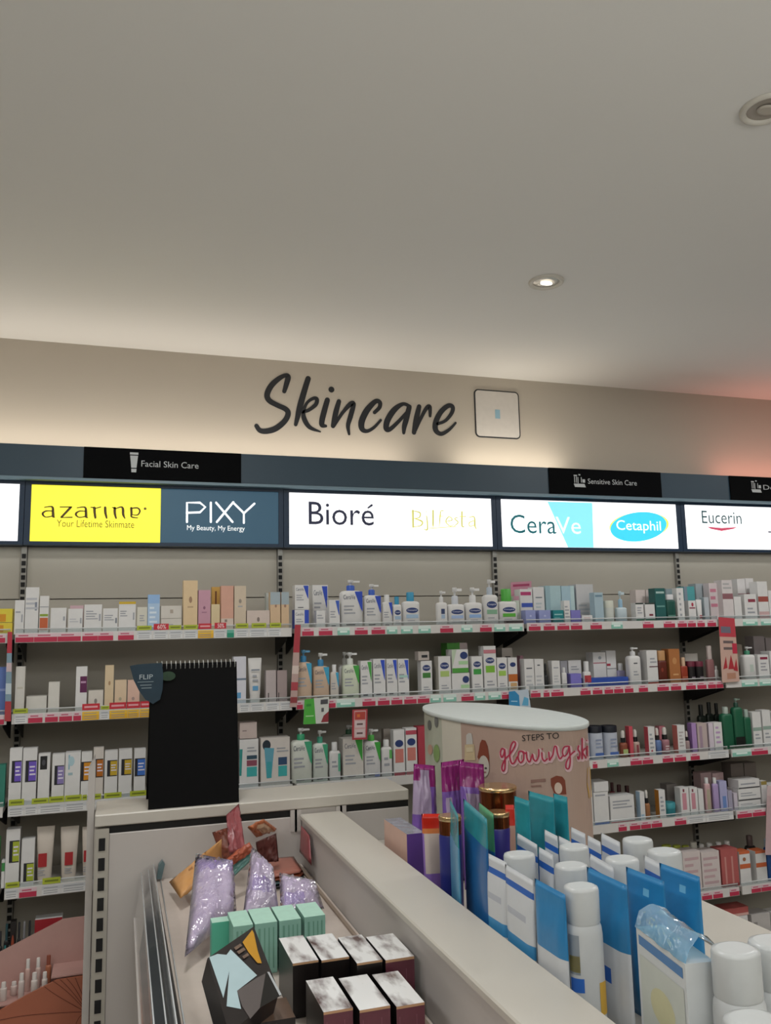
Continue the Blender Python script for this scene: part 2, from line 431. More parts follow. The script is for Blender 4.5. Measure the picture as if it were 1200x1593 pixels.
# white sign with two names
ink = mat('#3a3f5c', .6); lime = mat('#d9d67a', .6, emit=.5)
def logo_biore(b, fn):
    rect_txt('Biore', ink, 480.5, 581.5, 783, 816)(b, fn)
    stroke(b, [PB(573, 790) + (.007,), PB(578.5, 786) + (.010,)], ink, fn, .01, smooth=False)
def ZB(x, y): return PB(460 + x / 4, 770 + y / 4)
bif = [[(730, 98, 14), (732, 198, 14)], [(738, 100, 6), (775, 112, 10), (770, 140, 8), (740, 146, 5)], [(745, 148, 6), (788, 166, 12), (780, 190, 8), (740, 198, 5)],
       [(815, 130, 7), (820, 165, 9), (820, 215, 10), (800, 212, 5)], [(815, 104, 8)], [(856, 98, 12), (856, 170, 12), (856, 196, 8)], [(895, 196, 5), (900, 130, 9), (905, 100, 6), (925, 100, 5)], [(885, 132, 5), (920, 132, 5)],
       [(940, 165, 5), (975, 155, 7), (955, 135, 7), (935, 165, 8), (960, 192, 6), (985, 185, 4)], [(1010, 140, 5), (990, 148, 7), (1012, 170, 8), (990, 192, 5)], [(1036, 105, 11), (1036, 190, 11), (1050, 196, 6)], [(1022, 134, 5), (1060, 134, 5)],
       [(1080, 140, 5), (1112, 138, 9), (1116, 190, 12), (1125, 212, 6)], [(1112, 160, 5), (1082, 172, 7), (1084, 194, 6), (1112, 188, 5)], [(830, 208, 5), (1000, 196, 5)]]
lightbox(s1, s2 - .002, 'backlit white sign with one dark and one pale green name', [(PB(450, 800)[0], PB(765, 800)[0], white_e)],
         [('logo_lettering', logo_biore), ('logo_lettering', strokes_px(bif, lime, ZB, 8))])
# turquoise sign
def ZC(x, y): return PB(760 + x / 2.7273, 700 + y / 2.7273)
teal = mat('#1f8a98', .6)
def logo_cerave(b, fn):
    b.poly([fn(*ZC(x, y)) for x, y in ((250, 219), (441, 224.5), (447, 414), (338, 413))], aqua_e)
    l2 = lambda u, v: fn(u, v, .0006)
    ua, va = ZC(95, 353); ub, vb = ZC(285, 278); text_fit(b, 'Cera', teal, l2, ua, ub, va, vb)
    ua, va = ZC(288, 355); ub, vb = ZC(390, 286); text_fit(b, 'Ve', mat('#d9f4f8', .6, emit=1.0), l2, ua, ub, va, vb)
def oval(cx, cy, rx, ry, rot, n=40):
    return [ZC(cx + rx * math.cos(t) * math.cos(rot) - ry * math.sin(t) * math.sin(rot), cy + rx * math.cos(t) * math.sin(rot) + ry * math.sin(t) * math.cos(rot)) for t in [2 * math.pi * k / n for k in range(n)]]
def logo_cetaphil(b, fn):
    b.poly([fn(u, v, 0.0) for u, v in oval(640, 322, 126, 58, -.08)], mat('#e9dc52', .6, emit=.9))
    b.poly([fn(u, v, .0006) for u, v in oval(637, 326, 120, 62, -.12)], mat('#35bcd8', .6, emit=.95))
    ua, va = ZC(545, 352); ub, vb = ZC(730, 302); text_fit(b, 'Cetaphil', mat('#f6ffff', .6, emit=1.0), lambda u, v: fn(u, v, .0012), ua, ub, va, vb)
lightbox(s2, s3 - .002, 'backlit white sign with turquoise wedge and turquoise oval logo', [(PB(780, 800)[0], PB(1052.5, 800)[0], white_e)],
         [('logo_lettering', logo_cerave), ('logo_badge', logo_cetaphil)])
def logo_eucerin(b, fn):
    ua, va = ZC(908, 311); ub, vb = ZC(1072, 262); text_fit(b, 'Eucerin', mat('#2e5f68', .6), fn, ua, ub, va, vb)
def logo_chevron(b, fn):
    b.poly([fn(*ZC(x, y)) for x, y in ((928, 325), (990, 331), (1056, 327), (1040, 335), (990, 344), (945, 335))], mat('#d0526f', .6, emit=.4))
def logo_dark(b, fn):
    b.poly([fn(*ZC(x, y)) for x, y in ((1185, 345), (1240, 345), (1240, 350), (1190, 351))], ink)
lightbox(s3, s4, 'backlit white sign with a red chevron under dark green name', [(PB(1066, 800)[0], PB(1322, 800)[0], white_e)],
         [('logo_lettering', logo_eucerin), ('logo_chevron', logo_chevron), ('logo_lettering', logo_dark)])

# ------------------------------------------------------------------ wall lettering
WY = WALL_Y
def ZS(x, y): p = onY(390 + x / 7.0588, 570 + y / 7.0588, WY); return p.x, p.z
def ZT(x, y): p = onY(550 + x / 7.0588, 590 + y / 7.0588, WY); return p.x, p.z
letters = {
 'S': (ZS, [[(370, 275, 46), (395, 190, 58), (412, 118, 62), (385, 98, 46), (310, 135, 56), (225, 215, 64), (182, 310, 64), (205, 375, 62), (290, 425, 58), (385, 470, 60), (412, 520, 62), (375, 600, 62), (280, 680, 66), (180, 712, 62), (105, 705, 56), (65, 655, 50)]]),
 'k': (ZS, [[(632, 135, 62), (590, 270, 66), (545, 430, 68), (515, 560, 56), (495, 640, 40)], [(575, 500, 40), (620, 400, 34), (690, 352, 40), (728, 362, 46), (715, 420, 46), (640, 480, 40), (585, 505, 40), (590, 580, 58), (650, 670, 48), (765, 718, 18)]]),
 'i': (ZS, [[(843, 370, 60), (812, 480, 64), (785, 590, 64), (785, 645, 56), (825, 655, 34)], [(887, 255, 70)]]),
 'n': (ZS, [[(970, 385, 52), (935, 510, 62), (905, 655, 52)], [(915, 650, 40), (1010, 510, 40), (1090, 420, 56), (1130, 415, 54), (1100, 540, 58), (1070, 650, 48), (1082, 745, 28)]]),
 'c': (ZT, [[(232, 365, 40), (285, 310, 44), (290, 255, 48), (240, 245, 52), (150, 340, 66), (92, 460, 68), (95, 545, 60), (150, 570, 40), (225, 530, 34), (300, 450, 28)]]),
 'a': (ZT, [[(620, 300, 40), (545, 272, 40), (450, 335, 62), (375, 450, 66), (360, 540, 60), (400, 550, 48), (490, 470, 40), (590, 360, 36)], [(612, 310, 56), (580, 440, 60), (558, 520, 54), (552, 590, 34)]]),
 'r': (ZT, [[(722, 300, 50), (690, 440, 62), (665, 585, 50)], [(680, 560, 36), (740, 430, 38), (800, 320, 44), (835, 300, 46), (842, 350, 40), (842, 405, 30)]]),
 'e': (ZT, [[(925, 490, 34), (1010, 455, 36), (1080, 370, 44), (1090, 305, 48), (1040, 292, 52), (960, 360, 58), (905, 470, 62), (905, 560, 60), (965, 600, 46), (1050, 555, 36), (1122, 480, 26)]]),
}
base = onY(555, 640, WY)
t = thing('wall_lettering', 'large black brush script wall lettering reading Skincare', 'wall lettering', (base.x, WY, base.z))
blk = mat('#15171c', .5)
for ch, (cv, sts) in letters.items():
    k = abs(cv(1, 0)[0] - cv(0, 0)[0]); b = MB()
    for j, st in enumerate(sts):
        pts = [cv(p[0], p[1]) + (p[2] * k,) for p in st]
        stroke(b, pts, blk, lambda u, v, l, j=j: (u - base.x, -.0005 - l - .0004 * j, v - base.z), .01, 7, depth=.0012)
    fix_normals(b.build('letter', t))
# square plaque beside it
q0 = onY(737, 604, WY); q1 = onY(810, 685, WY)
cxp, czp = (q0.x + q1.x) / 2, (q0.z + q1.z) / 2; hw, hh = (q1.x - q0.x) / 2, .118
def rrect(hw, hh, r, n=6):
    out = []
    for sx, sz, a0 in ((1, 1, 0), (-1, 1, 90), (-1, -1, 180), (1, -1, 270)):
        for k in range(n + 1):
            a = math.radians(a0 + 90 * k / n); out.append((sx * (hw - r) + r * math.cos(a), sz * (hh - r) + r * math.sin(a)))
    return out
b = MB(); b.prism([(cxp + x, czp + z) for x, z in rrect(hw, hh, .022)], 'y', WY - .004, WY - .0005, mat('#16181d', .5))
o = b.build('wall_plaque'); tag(o, 'square white plaque with rounded dark border beside the wall lettering', 'sign')
b = MB(); b.prism([(cxp + x, czp + z) for x, z in rrect(hw - .006, hh - .006, .017)], 'y', WY - .0052, WY - .0042, mat('#cfc9c2', .6)); b.build('plaque_face', o)
b = MB(); b.box(cxp - .013, cxp + .013, WY - .0060, WY - .0054, czp - .022, czp + .022, mat('#8fb3c4', .5)); b.build('plaque_mark', o)

# ------------------------------------------------------------------ wall shelving
panel_m = mat('#a6a196', .6, noise=.03, scale=4)
SHZ = [1.634, 1.356, 1.0485, .7816, .4595]
SHY = -.264
bay_name = {-1: 'far left bay', 0: 'yellow sign bay', 1: 'plain white sign bay', 2: 'turquoise sign bay', 3: 'rightmost bay'}
shelf_word = ['top shelf', 'second shelf', 'third shelf', 'fourth shelf', 'fifth shelf', 'bottom shelf']
for k in range(-1, 4):
    b = MB()
    b.box(k + .012, k + .988, .02, .04, .12, 1.796, panel_m); b.box(k + .012, k + .988, .02, .04, 1.800, 2.001, panel_m)
    tag(b.build('back_panel'), 'beige back panel behind the shelves of the ' + bay_name[k], 'back panel', 'shelving back panels')
up_m = mat('#8d8b85', .5); slot_m = mat('#0c0c0d', .8)
for k in range(-1, 5):
    b = MB(); b.box(k - .010, k + .010, .004, .04, .0, 2.001, up_m)
    z = .25
    while z < 1.975:
        b.box(k - .0075, k + .0075, .0030, .0045, z, z + .0175, slot_m); z += .0275
    w_ = {-1: 'left of the far left bay', 0: 'between far left bay and yellow sign bay', 1: 'between yellow sign and plain white sign bays', 2: 'between plain white sign and turquoise sign bays', 3: 'between turquoise sign and rightmost bays', 4: 'right of the rightmost bay'}[k]
    tag(b.build('slotted_upright'), 'grey slotted steel upright ' + w_, 'upright', 'slotted shelving uprights')
    
ZOOM = {'A': (0, 880, 5, 5), 'B': (220, 880, 5, 5), 'C': (440, 880, 5, 5), 'D': (640, 880, 5, 5), 'E': (800, 880, 1200 / 210, 1257 / 220), 'F': (990, 880, 1200 / 210, 1257 / 220),
        'G': (0, 1120, 5, 5), 'H': (0, 1350, 5, 5), 'J': (360, 1100, 4, 4), 'K': (900, 990, 4, 4), 'L': (980, 1260, 1200 / 220, 1200 / 220)}
def zx(z, x): return ZOOM[z][0] + x / ZOOM[z][2]
def xat(px, Z, Y):
    # X of the point on plane Y, at height Z, that shows at picture column px
    a = onY(px, 800, Y); c = onY(px, 1400, Y)
    return onY(px, 800 + 600 * (Z - a.z) / (c.z - a.z), Y).x
def zy(z, y): return ZOOM[z][1] + y / ZOOM[z][3]

deck_m = mat('#bab6b0', .45, noise=.02); rail_m = mat('#cfccc9', .35, noise=.02); brk_m = mat('#1b1a1a', .6)
lip_m = mat('#c9cccd', .16)
riser_m = clear('#eef4f6', .10, .12)
TAGC = {'r': ('#b42c4a', '#d3b9c0'), 'm': ('#86bfae', '#cfe0da'), 'w': ('#d6d6d6', '#c3c5c8'), 'y': ('#d9a727', '#e3b73c'), 'g': ('#1e8a6e', '#63a896')}
_tagmesh = {}
def tag_mesh(c):
    if c not in _tagmesh:
        lo, hi = TAGC[c]; b = MB()
        b.box(-.5, .5, -.5, .5, -.5, .08, lo); b.box(-.5, .5, -.5, .5, .08, .5, hi)
        if c in 'wy':
            for zz in (-.28, -.05, .28): b.box(-.4, .35, -.55, -.5, zz - .04, zz + .04, '#8c8f93')
        if c == 'm': b.box(-.3, .3, -.55, -.5, -.2, .05, '#dfeee8')
        if c == 'r': b.box(-.35, .2, -.55, -.5, .2, .36, '#b95a70')
        o = b.build('price_tag'); _tagmesh[c] = o.data; bpy.data.objects.remove(o)
    return _tagmesh[c]
SHELF = {}
def shelf(bay, i, z):
    x0, x1 = bay + .004, bay + .996
    t = thing('wall_shelf', 'white metal shelf, %s of the %s' % (shelf_word[i], bay_name[bay]), 'shelf', (bay + .5, 0, z), 'white metal wall shelves')
    q = .492
    b = MB(); b.box(-q, q, SHY + .004, .002, .012, .030, deck_m); b.build('shelf_deck', t)
    b = MB(); b.box(-q, q, SHY - .003, SHY + .003, 0, .034, rail_m); rail = b.build('price_rail', t)
    b = MB(); b.box(-q, q, SHY + .0035, SHY + .0055, .0305, .046, riser_m); b.build('clear_riser', t)
    b = MB(); b.tube([(-q, SHY + .0045, .0475), (q, SHY + .0045, .0475)], .0022, lip_m, 12); b.build('riser_lip', t)
    for sx in (-1, 1):
        b = MB(); xx = sx * .478
        b.prism([(.0, .0115), (.0, -.075), (-.03, -.07), (-.235, -.012), (-.235, .0115)], 'x', xx - .0015, xx + .0015, brk_m); b.build('bracket', t)
    SHELF[(bay, i)] = (t, rail, z, bay + .5)
    return t
for bay in (-1, 0, 1, 2, 3):
    for i in range(5): shelf(bay, i, SHZ[i])
for bay in (-1, 0, 1, 2, 3):
    b = MB(); b.box(-.492, .492, -.42, .002, -.2, 0, deck_m)
    tag(b.build('base_shelf', None, (bay + .5, 0, .20)), 'white base shelf at the foot of the ' + bay_name[bay], 'shelf', 'white base shelves')
def tags(bay, i, z, spec, upper=False):
    t, rail, zz, cx = SHELF[(bay, i)]
    for x0, x1, c in spec:
        a = xat(zx(z, x0), zz + .0165, SHY) - cx; d = xat(zx(z, x1), zz + .0165, SHY) - cx
        a = max(a, -.49); d = min(d, .49)
        if d - a < .008: continue
        o = bpy.data.objects.new('price_tag', tag_mesh(c)); COL.objects.link(o); o.parent = rail
        o.location = ((a + d) / 2, SHY - .0038, .0165); o.scale = (d - a, .0012, .029)
def R3(c, *prs): return [(a, b_, c) for a, b_ in prs]
strip_m = {'n': ('#a9b534', '#6f7a22'), 'r': ('#c02a38', '#e0a0a6'), 'y': ('#d9a727', '#b58a1c')}
def strips(bay, i, z, spec):
    t, rail, zz, cx = SHELF[(bay, i)]
    for x0, x1, c, h, *word in spec:
        a = max(xat(zx(z, x0), zz + .04, SHY) - cx, -.49); d = min(xat(zx(z, x1), zz + .04, SHY) - cx, .49)
        b = MB(); m0, m1 = strip_m[c]
        b.box(a, d, SHY - .0005, SHY + .0005, .036, .036 + h, m0)
        if word: text_fit(b, word[0], '#f0e4e4', lambda u, v: (u, SHY - .0009, v), a + (d - a) * .25, a + (d - a) * .82, .036 + h * .15, .036 + h * .85)
        else: b.box(a + (d - a) * .12, a + (d - a) * .88, SHY - .0009, SHY - .0006, .036 + h * .35, .036 + h * .65, m1)
        b.build('offer_strip', t)
tags(-1, 0, 'A', R3('r', (-200, -110), (-100, -30), (-25, 40)))
tags(0, 0, 'A', R3('r', (100, 262), (265, 445), (448, 628), (640, 760), (762, 880), (918, 1040)) + R3('w', (1065, 1180)))
tags(0, 0, 'B', R3('w', (92, 205), (215, 320), (330, 435), (565, 660), (735, 830), (840, 975), (985, 1085)) + [(440, 560, 'y'), (665, 720, 'g')])
strips(0, 0, 'A', [(1065, 1180, 'n', .016)])
strips(0, 0, 'B', [(215, 310, 'n', .016), (330, 438, 'n', .016), (735, 832, 'n', .018), (858, 972, 'n', .018), (1000, 1088, 'n', .018), (95, 212, 'r', .022, '60%'), (445, 545, 'r', .020), (570, 660, 'r', .022, '50%')])
tags(1, 0, 'C', R3('r', (150, 240), (280, 385), (560, 660), (690, 795)) + R3('m', (425, 520), (810, 890), (920, 1010), (1055, 1150)))
tags(1, 0, 'D', R3('r', (225, 325), (535, 625)) + R3('m', (390, 475), (645, 730), (760, 865)))
tags(2, 0, 'D', R3('r', (915, 1005), (1030, 1115)))
tags(2, 0, 'E', R3('r', (385, 490), (505, 605), (680, 780)) + R3('m', (865, 965)))
tags(2, 0, 'F', R3('r', (60, 155), (245, 345), (370, 450), (460, 530), (545, 610), (635, 710)))
tags(3, 0, 'F', R3('m', (950, 1080), (1110, 1230), (1260, 1380)))
tags(-1, 1, 'A', R3('r', (-80, 30)))
tags(0, 1, 'A', R3('w', (110, 210), (780, 848)) + R3('r', (218, 330), (350, 450), (460, 560), (570, 630)) + R3('y', (638, 770), (850, 990), (992, 1080), (1085, 1168)))
tags(0, 1, 'B', R3('w', (765, 840), (850, 950), (970, 1070), (1080, 1170)))
strips(0, 1, 'A', [(100, 215, 'n', .016), (638, 775, 'r', .022), (785, 848, 'n', .012), (850, 980, 'r', .022), (985, 1088, 'r', .022), (1092, 1165, 'r', .022)])
tags(1, 1, 'C', R3('r', (105, 155), (355, 410), (620, 720), (740, 830), (845, 930), (945, 1040), (1050, 1140)) + [(420, 560, 'm')])
tags(1, 1, 'D', R3('m', (150, 230), (250, 350), (495, 575), (600, 695)) + R3('r', (390, 485), (705, 760)))
tags(2, 1, 'D', R3('r', (930, 1005), (1030, 1075), (1090, 1185)))
tags(2, 1, 'E', R3('r', (590, 680), (700, 785), (805, 880), (890, 970), (985, 1060), (1110, 1190)))
tags(2, 1, 'F', R3('r', (190, 290), (310, 400), (445, 530), (545, 625), (640, 710), (715, 790)))
tags(3, 1, 'F', R3('m', (940, 1080), (1100, 1220), (1240, 1360)))
tags(0, 2, 'G', R3('w', (45, 185), (190, 290), (295, 495), (500, 670), (730, 900), (910, 1030), (1035, 1140)))
strips(0, 2, 'G', [(40, 185, 'n', .020), (245, 375, 'n', .018), (380, 500, 'n', .020), (505, 635, 'n', .020), (640, 675, 'n', .018), (730, 785, 'n', .018), (810, 945, 'n', .018), (1010, 1140, 'n', .018)])
tags(0, 2, 'J', R3('w', (70, 180), (200, 350)))
tags(1, 2, 'J', R3('w', (400, 600), (620, 800), (820, 1000)))
tags(2, 2, 'K', R3('r', (90, 118), (325, 395), (400, 465), (525, 590), (600, 670), (700, 755)) + [(180, 250, 'm'), (810, 950, 'w')])
tags(3, 2, 'K', [(960, 1075, 'm'), (1080, 1180, 'r')])
tags(0, 3, 'H', R3('w', (0, 140), (325, 470), (475, 680)) + [(150, 285, 'r')])
strips(0, 3, 'H', [(5, 150, 'n', .018), (330, 470, 'n', .020)])
tags(2, 3, 'K', R3('r', (250, 300), (320, 385), (390, 450), (455, 520), (600, 670)) + R3('w', (680, 790), (795, 965)))
tags(3, 3, 'K', R3('r', (990, 1080), (1085, 1165)))
tags(2, 4, 'L', R3('r', (610, 695), (705, 785), (845, 925)))
tags(3, 4, 'L', R3('r', (1030, 1110), (1115, 1200)))

# ================================================================== goods on the wall shelves
def prints(mb, P, w, y, h, z0=0.0, cx=0.0):
    """flat printing on a front face of width w, height h at depth y"""
    for k, p in enumerate(P):
        yy = y - .0004 - .00012 * k
        fn = lambda u, v: (cx + (u - .5) * w, yy, z0 + v * h)
        kd = p[0]
        if kd == 'r': mb.poly([fn(p[1], p[3]), fn(p[2], p[3]), fn(p[2], p[4]), fn(p[1], p[4])], p[5])
        elif kd == 'o':
            a, c = (p[1] + p[2]) / 2, (p[3] + p[4]) / 2; ra, rc = (p[2] - p[1]) / 2, (p[4] - p[3]) / 2
            mb.poly([fn(a + ra * math.cos(2 * math.pi * q / 18), c + rc * math.sin(2 * math.pi * q / 18)) for q in range(18)], p[5])
        elif kd == 'p': mb.poly([fn(u, v) for u, v in p[1]], p[2])
        elif kd == 't': text_fit(mb, p[1], p[6], fn, p[2], p[3], p[4], p[5])
        elif kd == 'l':
            n = p[5]
            for q in range(n):
                v = p[3] + (p[4] - p[3]) * (q + .5) / n; dv = (p[4] - p[3]) / n * .22
                e = p[2] - (p[2] - p[1]) * (.0, .25, .1, .4)[q % 4]
                mb.poly([fn(p[1], v - dv), fn(e, v - dv), fn(e, v + dv), fn(p[1], v + dv)], p[6])
GY = '#9c9fa6'
WH = '#d6d5d4'
def mk_carton(w, d, h, c=WH, side=None, top=None, P=(), **k):
    b = MB(); b.box(-w / 2, w / 2, -d / 2, d / 2, 0, h, c, side=side, top=top or c)
    prints(b, P, w, -d / 2, h)
    return b.build('product_carton')
def bottle_rings(w, d, hb, e=4, neck=.4, sh=.12):
    a, q = w / 2, d / 2
    return [(a * .94, q * .9, 0, e), (a, q, hb * .03, e), (a, q, hb * (1 - sh), e), (a * .96, q * .96, hb * (1 - sh * .5), e), (a * .78, q * .82, hb * (1 - sh * .12), e * .8), (a * neck, q * min(.95, neck * 1.3), hb, 2)]
def mk_pump(w, d, h, hb=.7, c=WH, col='#2b5fb0', pump='#dcdcdc', P=(), e=4, **k):
    t = thing('pump_bottle', None, None); hb = h * hb
    b = MB(); b.loft(bottle_rings(w, d, hb, e), c); prints(b, P, w, -d / 2, hb); b.build('bottle_body', t)
    r = min(w, d) * .30; top = h - hb
    b = MB(); b.loft([(r, r, hb - .001), (r, r, hb + top * .42), (r * .8, r * .8, hb + top * .5)], col); b.build('collar', t)
    b = MB(); b.loft([(r * .32, r * .32, hb + top * .48), (r * .32, r * .32, hb + top * .72), (r * .75, r * .7, hb + top * .74), (r * .7, r * .65, h)], pump, 14)
    b.box(0, w * .42, -r * .3, r * .3, h - top * .22, h - top * .06, pump); b.build('pump_head', t)
    return t
def mk_bottle(w, d, h, hb=.75, c=WH, cap='#d9d9d9', P=(), e=4, capw=.5, **k):
    t = thing('lotion_bottle', None, None); hb = h * hb
    b = MB(); b.loft(bottle_rings(w, d, hb, e), c); prints(b, P, w, -d / 2, hb); b.build('bottle_body', t)
    r = w * capw / 2; rd = min(r, d * .48)
    b = MB(); b.loft([(r, rd, hb - .001, 2.5), (r, rd, h - .003, 2.5), (r * .9, rd * .9, h, 2.5)], cap); b.build('bottle_cap', t)
    return t
def mk_dropper(w, d, h, hb=.55, c='#6b3a1c', cap='#1b1b1d', bulb='#d9d9d9', P=(), **k):
    t = thing('dropper_bottle', None, None); hb = h * hb
    b = MB(); b.loft(bottle_rings(w, d, hb, 2.2, .45, .15), c, 16); prints(b, P, w * .7, -d / 2 * .99, hb * .8); b.build('bottle_body', t)
    r = w * .3
    b = MB(); b.loft([(r, r, hb - .001), (r, r, hb + (h - hb) * .4)], cap, 14); b.build('collar', t)
    b = MB(); b.loft([(r * .75, r * .75, hb + (h - hb) * .39), (r * .8, r * .8, h * .93), (r * .5, r * .5, h)], bulb, 14); b.build('dropper_bulb', t)
    return t
def mk_jar(w, d, h, lid='#20263a', c='#cfd2d8', P=(), lh=.32, **k):
    t = thing('cream_jar', None, None); r = min(w, d) / 2 if not k.get('ov') else w / 2
    b = MB(); b.loft([(r * .94, r * .94, 0), (r * .98, r * .98, h * .06), (r * .98, r * .98, h * (1 - lh))], c, 24); prints(b, P, w * .6, -r, h * (1 - lh)); b.build('jar_body', t)
    b = MB(); b.loft([(r, r, h * (1 - lh) - .0005), (r, r, h * .96), (r * .96, r * .96, h)], lid, 24); b.build('jar_lid', t)
    return t
def mk_tube(w, d, h, c=WH, cap=None, P=(), caph=.14, **k):
    t = thing('squeeze_tube', None, None); hc = h * caph; a = w / 2
    b = MB(); b.loft([(a * .72, d / 2, hc, 2.2), (a * .8, d / 2, hc + h * .1, 2.2), (a * .9, d * .38, h * .55, 2.2), (a, d * .10, h * .93, 4), (a, .0012, h * .95, 6), (a, .0012, h, 6)], c)
    prints(b, P, w, -d / 2 - .001, h); b.build('tube_body', t)
    b = MB(); b.loft([(a * .74, d / 2 * 1.02, 0, 2.2), (a * .74, d / 2 * 1.02, hc, 2.2)], cap or c); b.build('tube_cap', t)
    return t
KIND = {'carton': (mk_carton, 'box', 'cartons'), 'pump': (mk_pump, 'bottle', 'pump bottles'), 'bottle': (mk_bottle, 'bottle', 'bottles'), 'dropper': (mk_dropper, 'dropper bottle', 'dropper bottles'), 'jar': (mk_jar, 'jar', 'jars'), 'tube': (mk_tube, 'tube', 'tubes')}
DEC = ['first', 'second', 'third', 'fourth', 'fifth', 'sixth', 'seventh', 'eighth', 'ninth', 'tenth', 'eleventh', 'twelfth', 'thirteenth', 'fourteenth', 'fifteenth', 'sixteenth', 'seventeenth', 'eighteenth', 'nineteenth', 'twentieth',
       '21st', '22nd', '23rd', '24th', '25th', '26th', '27th', '28th', '29th', '30th', '31st', '32nd', '33rd', '34th']
ITEMS = {}
def row(bay, i, zoom, specs):
    """specs: (x0, x1, ytop, kind, look, options) in the zoom's pixels. options: back=n rows behind, on=(ybase) stacked"""
    zsh = SHELF[(bay, i)][2] + .0302 if (bay, i) in SHELF else .2001
    for sp in specs:
        x0, x1, yt, kind, look = sp[:5]; o = dict(sp[5]) if len(sp) > 5 else {}
        back = o.pop('back', 0)
        d = o.pop('d', None)
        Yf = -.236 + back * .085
        pa, pb, pt = zx(zoom, x0), zx(zoom, x1), zy(zoom, yt)
        zt = onY((pa + pb) / 2, pt, Yf).z
        zb = zsh
        on = o.pop('on', None)
        if on is not None: zb = onY((pa + pb) / 2, zy(zoom, on), Yf).z + .0004
        zm = (zt + zb) / 2
        xa, xb = xat(pa, zm, Yf), xat(pb, zm, Yf)
        gap = .0008
        w_ = xb - xa - 2 * gap; h = max(zt - zb, .012)
        if d is None: d = {'carton': min(max(w_ * .9, .03), .07), 'pump': w_ * .62, 'bottle': w_ * .6, 'dropper': w_, 'jar': w_, 'tube': w_ * .55}[kind]
        d = min(d, .082)
        if kind == 'jar': d = w_; 
        hbpx = o.pop('hb', None)
        if hbpx is not None:
            zs = onY((pa + pb) / 2, zy(zoom, hbpx), Yf).z; o['hb'] = (zs - zb) / h
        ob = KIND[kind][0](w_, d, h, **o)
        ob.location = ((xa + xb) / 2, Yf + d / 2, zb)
        ITEMS.setdefault((bay, i), []).append([(pa + pb) / 2, pt, kind, look, ob, back, on is not None])
def finish_rows():
    for (bay, i), L in ITEMS.items():
        front = sorted([x for x in L if not x[5] and not x[6]], key=lambda x: x[0])
        num = {id(x): n for n, x in enumerate(front)}
        sw = shelf_word[i] + ', ' + bay_name[bay]
        for x in L:
            if id(x) in num: lab = '%s, %s from left, %s' % (x[3], DEC[num[id(x)]], sw)
            else:
                n = min(range(len(front)), key=lambda q: abs(front[q][0] - x[0])) if front else 0
                lab = '%s %s %s item, %s' % (x[3], 'stacked on' if x[6] and not x[5] else 'behind', DEC[n], sw)
            tag(x[4], lab, KIND[x[2]][1], '%s on the %s of the %s' % (KIND[x[2]][2], shelf_word[i], bay_name[bay]))

PUR, LAV, TEAL, GRN, ORG, NAV = '#7a5bb4', '#9aa0cf', '#1f7f86', '#57a83a', '#c9622e', '#27396f'
ln = lambda a=.12, b_=.8, c=.3, d=.55, n=3, col=GY: ('l', a, b_, c, d, n, col)
def cera(col, small=False):
    p = [('p', [(.60, .97), (.96, .97), (.96, .42), (.88, .50)], col)]
    if not small: p += [('t', 'CeraVe', .08, .62, .76, .88, '#424a63')]
    return p + [ln(.10, .62, .34, .62, 3), ('r', .2, .6, .06, .09, '#3d3f4d')]
def ceta(col=GRN, band=True, o0=.52, o1=.74):
    p = [('o', .14, .86, o0, o1, NAV), ('t', 'Cetaphil', .22, .78, (o0 + o1) / 2 - .03, (o0 + o1) / 2 + .035, '#e8eaf2')]
    if band: p.append(('r', .14, .86, o0 - .2, o0 - .05, col))
    return p + [ln(.2, .8, .12, .26, 2)]
A_ = 'A'
# ---- top shelf
row(-1, 0, 'A', [(-80, 95, 445, 'carton', 'flat yellow and orange carton', dict(c='#d8c23e', P=[('r', 0, .6, .2, .8, '#cf8e1e')])),
                 (-75, 97, 335, 'carton', 'flat yellow and orange carton', dict(c='#d8c63e', on=442, P=[('r', 0, .7, .05, .6, '#cf8e1e')])),
                 (-200, -90, 300, 'carton', 'tall yellow carton', dict(c='#d8c23e'))])
row(0, 0, 'A', [(110, 188, 268, 'carton', 'narrow white carton', dict(P=[('r', .7, .85, .35, .58, GY), ln(.1, .6, .6, .7, 1)])),
                (192, 300, 168, 'carton', 'tallest white carton', dict(P=[('r', .72, .88, .5, .68, '#7d8494'), ('l', .05, .95, .5, .8, 3, '#b4b6bd')])),
                (304, 378, 235, 'carton', 'white carton with orange base', dict(P=[('r', .05, .95, .1, .42, '#bf6038'), ('r', .05, .95, .46, .52, '#8aa038'), ('r', .0, 1, .70, .72, GY)])),
                (390, 515, 328, 'carton', 'plain white square carton', dict(P=[('r', .80, .92, .5, .66, GY)])),
                (527, 643, 335, 'carton', 'white carton with faint mark', dict(P=[('r', .82, .93, .4, .62, GY), ln(.1, .7, .42, .62, 2, '#b9bac0')])),
                (540, 648, 310, 'carton', 'white carton with pink lid edge', dict(back=1, c='#c9a9b2')),
                (652, 792, 302, 'carton', 'wide white carton with text lines', dict(P=[('r', .84, .94, .42, .66, GY), ln(.1, .78, .45, .8, 4)])),
                (798, 916, 332, 'carton', 'white carton with two text lines', dict(P=[('r', .84, .95, .38, .60, '#777c87'), ln(.1, .74, .48, .75, 3)])),
                (922, 1056, 280, 'carton', 'white carton with yellow top band', dict(P=[('r', 0, 1, .92, 1, '#c8a72a'), ('r', .84, .93, .4, .64, GY), ln(.08, .5, .5, .72, 3)])),
                (1064, 1146, 322, 'carton', 'small cream carton', dict(c='#cfccbf', P=[ln(.25, .75, .4, .7, 3)]))])
